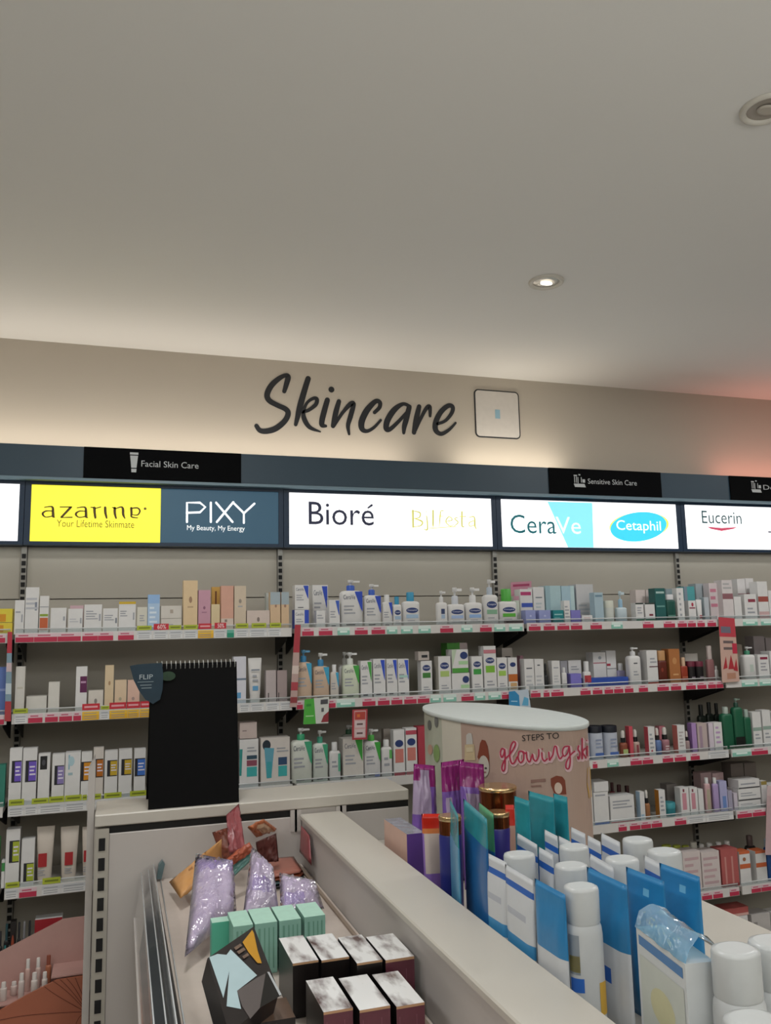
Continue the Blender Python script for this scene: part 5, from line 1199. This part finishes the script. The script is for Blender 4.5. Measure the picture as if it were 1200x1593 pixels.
def standing(tl, tr, ztop, th, c, zb=DECK + .001, **k):
    a = onZ(tl[0], tl[1], ztop); d = onZ(tr[0], tr[1], ztop)
    return pouch([(a.x, a.y, zb), (d.x, d.y, zb), (d.x, d.y, ztop), (a.x, a.y, ztop)], th, c, **k)
def boxtop(fl, fr, bl, ztop, h, c, name='product_carton', top=None, front=None, side=None, P=(), turn=True):
    A, B, Cc = onZ(fl[0], fl[1], ztop), onZ(fr[0], fr[1], ztop), onZ(bl[0], bl[1], ztop)
    w_ = B.x - A.x; d = Cc.y - A.y
    b = MB(); b.box(0, w_, 0, d, 0, h, c, top=top, front=front, side=side); prints(b, P, w_, 0, h, cx=w_ / 2)
    o = b.build(name); o.location = (A.x, A.y, ztop - h); return o

# ---- right tray: white bottles
WB, LB, DB, YB = '#d4d6d8', '#3f8fc4', '#2a62b8', '#c9a03a'
white_pl = mat('#bfc2c3', .3)
def wbottle(px, py, ztop, r, label, extra=None, body='#c3c6c8'):
    p = onZ(px, py, ztop); h = ztop - DK2 - .001
    t = thing('lotion_bottle', label, 'bottle', (p.x, p.y, DK2 + .001), 'white bottles on the right tray')
    hb = h * .76
    b = MB(); b.loft([(r * .96, r * .80, 0, 2.6), (r, r * .84, .004, 2.6), (r, r * .84, hb * .90, 2.6), (r * .97, r * .82, hb * .96, 2.5), (r * .9, r * .76, hb, 2.3)], as_mat(body), 28)
    if extra:
        for a0, a1, v0, v1, c in extra:
            n = 10; vs = []
            for k in range(n + 1):
                a = math.radians(a0 + (a1 - a0) * k / n); e = 2 / 2.6
                X = (r * 1.004 + .0004) * math.copysign(abs(math.cos(a)) ** e, math.cos(a)); Y = (r * .84 * 1.004 + .0004) * math.copysign(abs(math.sin(a)) ** e, math.sin(a))
                vs += [(X, Y, hb * v0), (X, Y, hb * v1)]
            b.add(vs, [[2 * k, 2 * k + 2, 2 * k + 3, 2 * k + 1] for k in range(n)], c, True)
    b.build('bottle_body', t)
    b = MB(); b.loft([(r * .90, r * .80, hb - .001, 2.4), (r * .93, r * .82, hb + .002, 2.4), (r * .93, r * .82, h - .006, 2.4), (r * .88, r * .78, h - .0015, 2.4), (r * .70, r * .62, h, 2.4)], white_pl, 28); b.build('bottle_cap', t)
    return t
lab = [(200, 262, .30, .95, '#c3c6c8'), (200, 262, .50, .62, '#a89a3c'), (200, 262, .66, .92, '#6a7480'), (190, 258, .26, .40, DB)]
wbottle(904, 1377, 1.230, .030, 'foremost white lotion bottle with blue and yellow label beside the divider', [(188, 232, .58, .92, '#8a929a'), (188, 232, .60, .74, '#a89a4c'), (190, 244, .43, .55, DB), (284, 328, .22, .50, YB), (192, 242, .24, .40, '#bcc2c6')])
wbottle(889, 1344, 1.230, .031, 'second white capped bottle behind the foremost labelled white bottle')
wbottle(893, 1315, 1.230, .030, 'third white capped bottle behind the foremost labelled white bottle')
wbottle(808, 1327, 1.228, .0315, 'white capped bottle behind the front white and blue sachets')
wbottle(968, 1334, 1.230, .032, 'white capped bottle just left of the large blue pouches')
wbottle(992, 1304, 1.230, .031, 'rearmost white capped bottle of the right tray')
wbottle(1034, 1322, 1.230, .033, 'white capped bottle behind the right large blue pouch')
wbottle(1144, 1474, 1.240, .032, 'white capped bottle right of the film wrapped carton', [(180, 330, .10, .16, LB)])
wbottle(1202, 1462, 1.232, .033, 'white capped bottle cut off by the right edge', [(180, 330, .10, .16, LB)])
wbottle(1172, 1584, 1.195, .036, 'nearest white cap at the bottom right corner')
# ---- right tray: pouches facing the left aisle
bl_m = mat('#2b7fb6', .3, noise=.12, scale=30, bump=.2); wp_m = mat('#cdd0d4', .35, noise=.03, bump=.15)
tb_m = mat('#2f8f9c', .25, noise=.2, scale=25, bump=.3); db_m = mat('#1d5f9c', .3, noise=.2, scale=25, bump=.2); grn_m = mat('#4f9a6c', .3, noise=.2, bump=.3)
GP = 'pouches on the right tray'
def rp(tl, tr, zt, th, c, label, **k):
    o = standing(tl, tr, zt, th, c, zb=DK2 + .001, **k); tag(o, label, 'pouch', GP); return o
wpr = [(0, 1, .84, .91, DB), (0, 1, .40, .52, LB), (.15, .85, .59, .62, '#b4b8c2'), (.15, .8, .66, .69, '#b4b8c2'), (.15, .85, .73, .76, '#b4b8c2')]
rp((757, 1326), (789, 1342), 1.221, .013, wp_m, 'leftmost white sachet with blue bands standing against the divider', prn=wpr)
rp((786, 1344), (830, 1370), 1.218, .013, wp_m, 'second white sachet with blue bands standing against the divider', prn=wpr)
rp((832, 1366), (880, 1392), 1.224, .014, wp_m, 'blue topped white pouch standing against the divider', prn=[(0, 1, .56, 1, bl_m), (0, .85, .27, .40, DB)])
rp((913, 1348), (976, 1377), 1.236, .016, wp_m, 'blue topped white pouch with yellow marks right of the foremost bottle', prn=[(0, 1, .53, 1, bl_m), (.05, .6, .28, .40, DB), (.05, .4, .10, .26, '#a89a4c')])
rp((974, 1348), (1034, 1371), 1.236, .016, bl_m, 'large plain blue pouch with hang hole, left of two', prn=[(.45, .6, .87, .91, '#6fb4d8')])
rp((1026, 1342), (1089, 1364), 1.236, .016, bl_m, 'large plain blue pouch with hang hole, right of two', prn=[(.5, .66, .84, .88, '#6fb4d8')])
hw = [(0, 1, .84, .90, DB)]
for k, (tl, tr, zt) in enumerate([((804, 1295), (836, 1314), 1.232), ((838, 1317), (861, 1330), 1.232), ((847, 1290), (868, 1301), 1.232), ((869, 1300), (889, 1310), 1.232), ((888, 1286), (911, 1297), 1.232), ((914, 1299), (935, 1310), 1.232), ((935, 1295), (965, 1310), 1.232), ((917, 1327), (955, 1349), 1.232), ((1002, 1330), (1030, 1344), 1.232)]):
    where = ['farthest left of the row behind the blue topped pouch', 'just left of the white caps', 'upper left beside the teal pouches', 'between two white caps', 'peeking up in front of the pink display', 'right of the rear white caps', 'in front of the rearmost white cap', 'above the blue topped pouch with yellow marks', 'left of the right large blue pouch'][k]
    rp(tl, tr, zt, .010, wp_m, 'white sachet header with blue line, ' + where, prn=hw)
rp((700, 1242), (713, 1268), 1.268, .010, tb_m, 'slim teal pouch seen nearly edge on beside the red topped pack', prn=[(0, 1, 0, .75, mat('#4f93b8', .3, bump=.2))])
rp((721, 1242), (758, 1274), 1.285, .012, tb_m, 'tall teal and blue pouch in front of the gold lidded jars', prn=[(0, 1, 0, .78, db_m)])
rp((745, 1248), (768, 1266), 1.262, .010, grn_m, 'green topped pouch right of the tall teal and blue pouch', prn=[(0, 1, 0, .72, db_m)])
rp((800, 1238), (824, 1246), 1.285, .010, tb_m, 'leftmost teal pouch in the group before the pink display', prn=[(0, 1, 0, .6, db_m)])
rp((822, 1230), (862, 1241), 1.285, .010, tb_m, 'widest teal pouch in the group before the pink display', prn=[(0, 1, 0, .55, db_m)])
rp((861, 1234), (883, 1240), 1.285, .010, tb_m, 'rightmost teal pouch in the group before the pink display', prn=[(0, 1, 0, .55, db_m)])
# film wrapped carton
A = onZ(990, 1442, 1.215); B_ = onZ(1066, 1500, 1.215); u = (B_ - A); wl = u.length; u.normalize()
o = MB(); o.box(0, wl, 0, .042, 0, 1.215 - DK2 - .001, '#cdd1d3')
prints(o, [('r', .05, .95, .90, .96, '#4f7fb4'), ('r', .05, .95, .40, .84, '#c4c9c2'), ('o', .25, .75, .5, .72, '#c9c6a0'), ('r', 0, 1, .30, .34, '#3f78b8'), ('r', .05, .45, .18, .26, '#3f78b8'), ('r', .5, .95, .16, .20, '#8fb4d4')], wl, 0, 1.215 - DK2, cx=wl / 2)
o = o.build('product_carton'); o.location = (A.x, A.y, DK2 + .001); o.rotation_euler = (0, 0, math.atan2(u.y, u.x)); tag(o, 'white and blue carton wrapped in clear film at the front of the right tray', 'box')
film = clear('#9ccdea', .10, .14, .42, bump=.5)
b = MB(); H = 1.215 - DK2 - .001; rng = random.Random(3)
vs = []
nx = 10
for j, (y, zz) in enumerate(((-.001, H + .0006), (.006, H + .018), (.020, H + .030), (.040, H + .022), (.062, H + .004))):
    for i in range(nx + 1): vs.append((wl * i / nx, y + rng.uniform(-.002, .002), max(H + .0006, zz + (rng.uniform(-.006, .006) if 0 < j < 4 else 0))))
b.add(vs, [[j * (nx + 1) + i, j * (nx + 1) + i + 1, (j + 1) * (nx + 1) + i + 1, (j + 1) * (nx + 1) + i] for j in range(4) for i in range(nx)], film, True)
fl = b.build('clear_film', o); tag(fl, 'crinkled bluish clear film')
# purple pouches at the back
pu_m = mat('#7a5aa8', .16, noise=.3, scale=26, bump=.8); mg_m = mat('#8a2a70', .16, noise=.2, scale=22, bump=.4); lv_m = mat('#a999b4', .25, noise=.2, scale=30, bump=.4)
def pxz(x0, x1, yt, Y, zb, th, c, label, prn=(), tilt=0, rnd=1, cat='pouch', name='refill_pouch', crumple=.001, tx=None, yt2=None):
    tx = tx or (x0, x1); a = onY(tx[0], yt, Y); d = onY(tx[1], yt2 or yt, Y); zm = (a.z + zb) / 2
    o = pouch([(xat(x0, zm, Y), Y - .02, zb), (xat(x1, zm, Y) , Y - .02, zb), (d.x, Y + tilt, d.z), (a.x, Y + tilt, a.z)], th, c, prn=prn, rnd=rnd, crumple=crumple, name=name)
    tag(o, label, cat, GP); return o
pxz(633, 678, 1188, -1.26, DK2 + .001, .03, lv_m, 'leftmost magenta topped purple pouch', [(0, .3, .86, 1, mg_m), (.7, 1, .80, 1, mg_m), (.3, .7, .93, 1, mg_m), (.72, 1, .3, .8, pu_m), (0, 1, 0, .55, pu_m)], rnd=2, tx=(644, 677), yt2=1191, crumple=.003)
pxz(686, 719, 1186, -1.34, DK2 + .001, .03, pu_m, 'middle magenta topped purple pouch', [(0, 1, .76, 1, mg_m), (.1, .35, .3, .7, lv_m)], rnd=3, tx=(686, 722), yt2=1181, crumple=.003)
pxz(716, 751, 1184, -1.41, DK2 + .001, .03, pu_m, 'rightmost magenta topped purple pouch beside the gold jar', [(0, 1, .80, 1, mg_m), (.15, .7, .5, .76, lv_m)], rnd=4, tx=(714, 753), yt2=1189, crumple=.003)
# purple carton with foil top, red topped pack, jars
ztp = onX(633, 1298, 1.036).z
o = boxtop((633, 1298), (662, 1296), (600, 1274), ztp, ztp - DK2 - .001, '#5f3f92', top=mat('#b9bcc8', .18, metal=.6, noise=.35, scale=45, bump=.5), side='#c9a698'); tag(o, 'purple carton with peach side and shiny foil top beside the divider', 'box')
red_m = mat('#c02818', .3, noise=.15); 
pxz(656, 694, 1266, -1.545, DK2 + .001, .02, mat('#8a68b4', .35, noise=.08), 'red topped purple pack with cream label', [(0, 1, .86, 1, red_m), (0, 1, .78, .86, '#c9743a'), (.05, .8, .38, .78, '#c4b6ae')], rnd=5, cat='pack', name='product_pack', crumple=0)
pxz(786, 800, 1252, -1.60, DK2 + .001, .014, '#b08a7c', 'small pack with bright red top behind the teal pouches', [(0, 1, .80, 1, red_m)], rnd=6, cat='pack', name='product_pack', crumple=0)
gold = mat('#d9bb8c', .22, metal=.9, noise=.08, scale=18); cop = mat('#7a4426', .18, metal=.9, noise=.5, scale=22)
def gjar(px, py, ztop, r, hl, body, lidm, label):
    p = onZ(px, py, ztop); h = ztop - DK2 - .001
    t = thing('cream_jar', label, 'jar', (p.x, p.y, DK2 + .001), 'gold lidded jars on the right tray')
    b = MB(); b.loft([(r * .95, r * .95, 0), (r, r, .006), (r, r, h - hl - .004), (r * .92, r * .92, h - hl)], body, 32); b.build('jar_body', t)
    b = MB(); b.loft([(r * .98, r * .98, h - hl), (r * .99, r * .99, h - .004)], lidm, 32, True, False); b.loft([(r * 1.0, r * 1.0, h - .010), (r * 1.02, r * 1.02, h - .008), (r * 1.02, r * 1.02, h - .002), (r * .97, r * .97, h)], gold, 32); b.build('jar_lid', t)
gjar(774, 1222, 1.260, .047, .05, mat('#c9b9b0', .3), cop, 'large jar with copper and gold lid before the pink display')
gjar(700, 1268, 1.228, .026, .04, mat('#2a2f7a', .3), cop, 'navy jar with gold lid behind the slim teal pouch')
gjar(775, 1262, 1.220, .027, .035, mat('#2f2a7a', .3), cop, 'navy jar with gold lid left of the small red topped pack')

# ---- left tray
tealb = mat('#88b4a6', .45, noise=.05); teal_t = mat('#a9d0c0', .45, noise=.1, scale=60)
GT = 'pale teal cartons on the left tray'
lines_t = [('r', .15, .25, .1, .9, '#6a9a88'), ('r', .40, .46, .1, .9, '#6a9a88'), ('r', .60, .66, .1, .9, '#6a9a88'), ('r', .80, .86, .1, .9, '#6a9a88')]
def z220(x, y): return (220 + x / 3.75, 1240 + y / 3.75)
for k, (a_, b_, c_) in enumerate([((538, 757), (655, 748), (500, 672)), ((663, 742), (795, 728), (632, 655)), ((806, 724), (932, 708), (768, 640)), ((952, 702), (1076, 690), (945, 620))]):
    w_ = ['leftmost of the row', 'second from left in the row', 'third from left in the row', 'set apart at the right of the row'][k]
    o = boxtop(z220(*a_), z220(*b_), z220(*c_), 1.055, .099, tealb, top=teal_t, P=lines_t); tag(o, 'pale teal carton with ribbed front, ' + w_, 'box', GT)
o = boxtop((330, 1436), (362, 1434), (330, 1428), 1.045, .088, mat('#55b096', .45), top=teal_t); tag(o, 'brighter green teal carton left of the pale teal row', 'box')
def pict_sheen_mat(seed):
    m = bpy.data.materials.new('box_picture_sheen'); m.use_nodes = True; nt = m.node_tree; p = nt.nodes['Principled BSDF']; p.inputs['Roughness'].default_value = .22
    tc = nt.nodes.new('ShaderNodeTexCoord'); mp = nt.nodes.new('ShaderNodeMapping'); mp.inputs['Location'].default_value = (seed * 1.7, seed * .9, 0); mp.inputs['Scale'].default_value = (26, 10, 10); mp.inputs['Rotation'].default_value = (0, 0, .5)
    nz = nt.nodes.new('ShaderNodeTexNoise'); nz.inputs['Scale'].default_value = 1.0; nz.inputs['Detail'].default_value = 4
    cr = nt.nodes.new('ShaderNodeValToRGB'); cr.color_ramp.elements[0].position = .33; cr.color_ramp.elements[0].color = (.10, .055, .05, 1); cr.color_ramp.elements[1].position = .52; cr.color_ramp.elements[1].color = (.74, .74, .74, 1)  # pale end of the ramp paints in the ceiling light's sheen over the picture
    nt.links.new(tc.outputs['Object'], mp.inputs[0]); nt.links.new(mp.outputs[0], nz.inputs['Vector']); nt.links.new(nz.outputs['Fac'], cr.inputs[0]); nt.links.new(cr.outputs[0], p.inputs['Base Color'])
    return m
mar = mat('#5a2c38', .35, noise=.2, scale=40); blkb = mat('#120d0d', .35); tan = mat('#b08a68', .4)
def z440(x, y): return (440 + x / 5.0, 1440 + y / 5.0)
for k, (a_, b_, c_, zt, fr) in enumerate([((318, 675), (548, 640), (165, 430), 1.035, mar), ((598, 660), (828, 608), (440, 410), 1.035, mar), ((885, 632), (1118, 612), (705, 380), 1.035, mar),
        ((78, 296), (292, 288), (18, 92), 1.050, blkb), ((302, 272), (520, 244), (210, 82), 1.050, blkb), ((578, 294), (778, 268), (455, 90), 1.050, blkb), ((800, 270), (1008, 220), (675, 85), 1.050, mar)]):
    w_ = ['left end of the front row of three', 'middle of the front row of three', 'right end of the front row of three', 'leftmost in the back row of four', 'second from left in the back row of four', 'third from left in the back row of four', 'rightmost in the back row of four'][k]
    o = boxtop(z440(*a_), z440(*b_), z440(*c_), zt, zt - DECK - .001, blkb, top=pict_sheen_mat(k + 1), front=fr, side=blkb, P=[('r', 0, 1, .95, 1, tan), ('r', .1, .12, .1, .8, '#7a4a58'), ('r', .7, .72, .1, .8, '#7a4a58')] if fr is mar else [('r', 0, 1, .96, 1, tan)])
    tag(o, 'maroon carton, picture top with painted sheen, ' + w_, 'box', 'dark maroon cartons on the left tray')
# black picture boxes leaning in the tray
def z310(x, y): return (310 + x / 7.06, 1420 + y / 7.06)
def tilted(P, th, c, name, prn):
    Q = [Vector(p) for p in P]; b = MB(); slab(b, Q, -th, c)
    n = (Q[1] - Q[0]).cross(Q[3] - Q[0]).normalized()
    for k, (pts, col) in enumerate(prn):
        b.poly([(Q[0].lerp(Q[1], u).lerp(Q[3].lerp(Q[2], u), v) + n * (.0006 + .0002 * k)) for u, v in pts], col)
    return b.build(name)
def onplane(px, P):
    Q = [Vector(p) for p in P]; n = (Q[1] - Q[0]).cross(Q[3] - Q[0]); d = ray(*px); s = (Q[0] - CAM).dot(n) / d.dot(n); X = CAM + d * s
    a, b2 = Q[1] - Q[0], Q[3] - Q[0]; M2 = Matrix(((a.dot(a), a.dot(b2)), (a.dot(b2), b2.dot(b2)))); r = Vector(((X - Q[0]).dot(a), (X - Q[0]).dot(b2)))
    return tuple(M2.inverted() @ r)
p0 = onZ(*z310(330, 1330), 1.02); p3 = onZ(*z310(90, 500), 1.075); p2 = onZ(*z310(600, 150), 1.085); p1 = p0 + (p2 - p3)
PL = [p0, p1, p2, p3]
def pl(*q): return [onplane(z310(*e), PL) for e in q]
o = tilted(PL, .045, mat('#1a1415', .3), 'picture_carton', [
    (pl((110, 490), (200, 455), (300, 465), (345, 405), (635, 690), (415, 860), (460, 1060), (300, 1030), (330, 640), (265, 940)), mat('#a9c0c6', .3)),
    (pl((415, 860), (630, 720), (730, 670), (665, 1050), (560, 1170), (470, 1030)), mat('#57504f', .35)),
    (pl((730, 660), (760, 650), (905, 910), (665, 1050)), mat('#060606', .3)), (pl((745, 655), (770, 655), (905, 905), (880, 915)), mat('#a9adb0', .3)),
    (pl((580, 195), (600, 230), (640, 420), (685, 560), (640, 560), (540, 440), (475, 330)), mat('#b98618', .35)),
    (pl((380, 390), (450, 345), (470, 370), (400, 420)), mat('#6a5648', .4)), (pl((410, 435), (490, 390), (510, 415), (435, 465)), mat('#6a5648', .4)), (pl((470, 490), (530, 450), (550, 475), (490, 515)), mat('#6a5648', .4))])
tag(o, 'black carton with gold triangle and pale blue picture leaning in the left tray', 'box')
q0 = onZ(*z310(560, 1330), 1.000); q3 = onZ(*z310(420, 1120), 1.005); q2 = onZ(*z310(1010, 880), 1.030); q1 = q0 + (q2 - q3)
o = boxtop((401, 1592), (455, 1572), (378, 1562), .992, .036, mat('#191314', .3), top=mat('#6b5548', .35, noise=.3, scale=20)); tag(o, 'black carton with brown picture under the gold triangle carton', 'box')
# purple wrapped packs
pw_m = mat('#cbbbd8', .35, noise=.15, scale=20, bump=.3); pw2 = mat('#a288cc', .35, noise=.12, scale=20, bump=.2)
film2 = clear('#f4f1f7', .10, .12, .16, bump=1.0)
def soft(pts, th, c, label, cat='pouch', name='soft_pack', prn=(), crumple=.0055, group=None, rnd=1, film=False, seal=.02):
    """pts: four (px, py, Z): bottom-left, bottom-right, top-right, top-left as seen"""
    P = [onZ(x, y, z) for x, y, z in pts]
    o = pouch(P, th, c, name, seal=seal, crumple=crumple, prn=prn, n=12, rnd=rnd); tag(o, label, cat, group)
    if film:
        cen = sum(P, Vector()) / 4
        f = pouch([cen + (p - cen) * 1.06 + Vector((0, -.004, .003)) for p in P], th * 1.25, film2, 'clear_film', seal=seal, crumple=crumple * 1.6, n=12, rnd=rnd + 9); f.parent = o
        tag(f, 'crinkled clear wrapping')
    return o
GS = 'purple packs in clear film'
soft([(290, 1484, .985), (366, 1420, .995), (360, 1343, 1.085), (306, 1332, 1.085)], .045, pw_m, 'left purple pack in clear film beside the orange pouch', prn=[(0, 1, .74, 1, pw2)], group=GS, rnd=11, film=True)
soft([(379, 1425, .995), (432, 1417, .995), (424, 1352, 1.085), (392, 1320, 1.105)], .026, pw_m, 'middle purple pack in clear film with pointed top', prn=[(.2, .8, .3, .6, pw2)], group=GS, rnd=12, film=True)
soft([(438, 1424, .99), (502, 1414, .985), (488, 1372, 1.035), (436, 1360, 1.055)], .02, pw_m, 'right purple pack in clear film behind the teal cartons', prn=[(.1, .6, .2, .5, pw2)], group=GS, rnd=13, film=True)
or_m = mat('#c8935a', .35, noise=.12, scale=20, bump=.2)
soft([(281, 1398, .985), (345, 1345, 1.02), (345, 1305, 1.105), (263, 1372, .985)], .022, or_m, 'orange tan pouch leaning against the back panel', prn=[(.3, .45, .55, .7, '#9c6a3c')], rnd=14, crumple=.002)
br_m = mat('#7a4436', .3, noise=.35, scale=36, bump=.3); rd_m = mat('#8a4448', .35, noise=.2, scale=30, bump=.25)
GR = 'brown and red sachets at the back of the left tray'
soft([(345, 1335, 1.02), (372, 1345, 1.02), (368, 1283, 1.105), (330, 1295, 1.10)], .014, br_m, 'patterned brown sachet behind the orange pouch', group=GR, rnd=15)
soft([(357, 1330, 1.04), (382, 1322, 1.06), (372, 1250, 1.150), (352, 1268, 1.135)], .010, rd_m, 'upright red sachet reaching up in front of the flip chart', group=GR, rnd=16)
soft([(352, 1352, 1.035), (396, 1322, 1.06), (388, 1310, 1.085), (350, 1338, 1.06)], .012, mat('#a8553c', .35, noise=.2), 'slanted orange red sachet between the purple packs', group=GR, rnd=17)
soft([(360, 1368, 1.01), (398, 1332, 1.04), (396, 1322, 1.055), (355, 1352, 1.03)], .012, mat('#5f8a84', .3, noise=.2), 'slanted grey green sachet between the purple packs', group=GR, rnd=18)
soft([(399, 1303, 1.06), (432, 1290, 1.06), (410, 1274, 1.115), (385, 1287, 1.115)], .012, mat('#b0643c', .35, noise=.2), 'orange sachet with pale window leaning at the back', prn=[(.3, .8, .2, .8, '#c9a88a')], group=GR, rnd=19)
soft([(402, 1342, 1.02), (434, 1340, 1.02), (430, 1296, 1.085), (398, 1310, 1.085)], .014, mat('#4f2420', .35, noise=.3), 'dark brown sachet below the orange sachet', group=GR, rnd=20)
for k in range(4):
    zz = DECK + .002 + k * .0105
    P = [Vector((.74 + .006 * k, -1.10 - .004 * k, zz)), Vector((.865 - .004 * k, -1.09, zz)), Vector((.866 - .006 * (k % 2), -.92, zz)), Vector((.745, -.925 + .004 * k, zz))]
    o = pouch([p + Vector((0, 0, .004)) for p in P], .008, [mat('#2a3034', .3), mat('#5f8088', .3, noise=.2), mat('#a0502f', .35, noise=.15), mat('#a4685a', .35, noise=.15)][k], 'flat_sachet', seal=.02, n=8, rnd=30 + k)
    tag(o, ['lowest dark sachet of the flat stack by the divider', 'grey blue sachet second up in the flat stack by the divider', 'orange sachet third up in the flat stack by the divider', 'topmost rosy sachet of the flat stack by the divider'][k], 'sachet', 'flat sachets stacked by the divider')
o = pouch([(XL - .012, -1.08, 1.003), (XL - .012, -.92, 1.003), (XL - .003, -.90, 1.075), (XL - .003, -1.02, 1.070)], .006, rd_m, 'flat_sachet', seal=.02, n=8, rnd=40); tag(o, 'dark red sachet leaning against the divider', 'sachet')
# pinkish shape low in the clear guard
# ------------------------------------------------------------------ rose display stand on the wall base shelf
t = thing('display_stand', 'rose coloured slanted cosmetics display stand on the left base shelf', 'display stand', (0, 0, 0))
rose = mat('#b58f88', .35, noise=.05); terra = mat('#a8634a', .4, noise=.06, scale=12); line_m = mat('#5f2a1e', .5)
def poly_y(mb, pts, Y, th, c, zmin=.2005):
    V = []
    for x, y in pts:
        p = onY(x, y, Y); V.append((p.x, max(p.z, zmin)))
    mb.prism(V, 'y', Y, Y + th, c)
b = MB(); poly_y(b, [(-40, 1500), (0, 1481), (48, 1456), (98, 1430), (137, 1425), (140, 1700), (-40, 1700)], -.315, .006, rose); b.build('rear_panel', t)
b = MB(); poly_y(b, [(-40, 1592), (0, 1572), (40, 1549), (72, 1533), (88, 1525), (132, 1518), (136, 1574), (138, 1800), (-40, 1800)], -.44, .008, terra); fp = b.build('front_panel', t)
b = MB(); FYY = -.441
def zH(x, y): p = onY(x / 5, 1350 + y / 5, FYY - .0006); return p.x, p.z
for st in [[(660, 1118), (520, 1040), (420, 980), (345, 925)], [(668, 1112), (560, 1000), (480, 930), (410, 880)], [(670, 1105), (590, 1000), (520, 920), (465, 868)], [(674, 1100), (620, 1000), (570, 920), (520, 862)], [(676, 1090), (645, 1000), (612, 920), (585, 856)], [(660, 1120), (450, 1130), (200, 1150), (0, 1185)], [(665, 1125), (620, 1160), (590, 1215)]]:
    stroke(b, [zH(*p) for p in st], line_m, lambda u, v: (u, FYY, v), .0016, 5)
b.build('line_pattern', fp)
pa = onY(82, 1512, -.432); pb_ = onY(137, 1500, -.432); zr = pa.z - .02
zl = zr - .062
b = MB(); b.box(pa.x - .004, pb_.x, -.431, -.316, zr, zr + .004, rose); b.build('tray_plate', t)
b = MB(); b.box(onY(-40, 1500, -.43).x, pb_.x, -.431, -.316, zl, zl + .004, rose); b.build('tray_plate', t)
for i in range(3):
    for j in range(3):
        b = MB(); xx = pa.x + .018 + i * .034; yy = -.42 + j * .03
        b.loft([(.010, .006, zr + .0042), (.010, .006, zr + .0046)], mat('#3a2422', .8), 14); b.build('tray_hole', t)
b = MB(); b.box(pb_.x + .0005, pb_.x + .005, -.44, -.309, .2005, onY(137, 1470, -.4).z, mat('#c9b4b0', .3)); b.build('side_panel', t)
for k, (x, yt, Y, wd, c, cap) in enumerate([(6, 1528, -.395, .020, '#c9bdb8', '#cfc8c4'), (22, 1527, -.36, .020, '#c4b0aa', '#cfc8c4'), (34, 1514, -.395, .018, '#cbbfba', '#d4d0cc'), (44, 1492, -.345, .016, '#c9a9a0', '#d8d4d0'), (54, 1513, -.40, .020, '#d0c6c0', '#d6d2ce'), (60, 1490, -.35, .016, '#c9b0a8', '#d8d4d0'), (70, 1512, -.395, .018, '#cfc4be', '#d6d2ce'), (76, 1486, -.345, .018, '#a9684c', '#8a4a38')]):
    p = onY(x, yt, Y); h = p.z - zl - .0045
    o = mk_bottle(wd, wd, h, hb=.72, c=c, cap=cap, e=2.4, capw=.7); o.location = (p.x, Y, zl + .0045)
    tag(o, ['white bottle at the far left of the rose display stand', 'pink white bottle behind the far left bottle in the rose stand', 'third white bottle in the rose stand', 'tall clear pink bottle at the back of the rose stand', 'middle white bottle at the front of the rose stand', 'second tall pink bottle at the back of the rose stand', 'rightmost white bottle at the front of the rose stand', 'brown bottle at the back of the rose stand'][k], 'bottle', 'small bottles in the rose display stand')
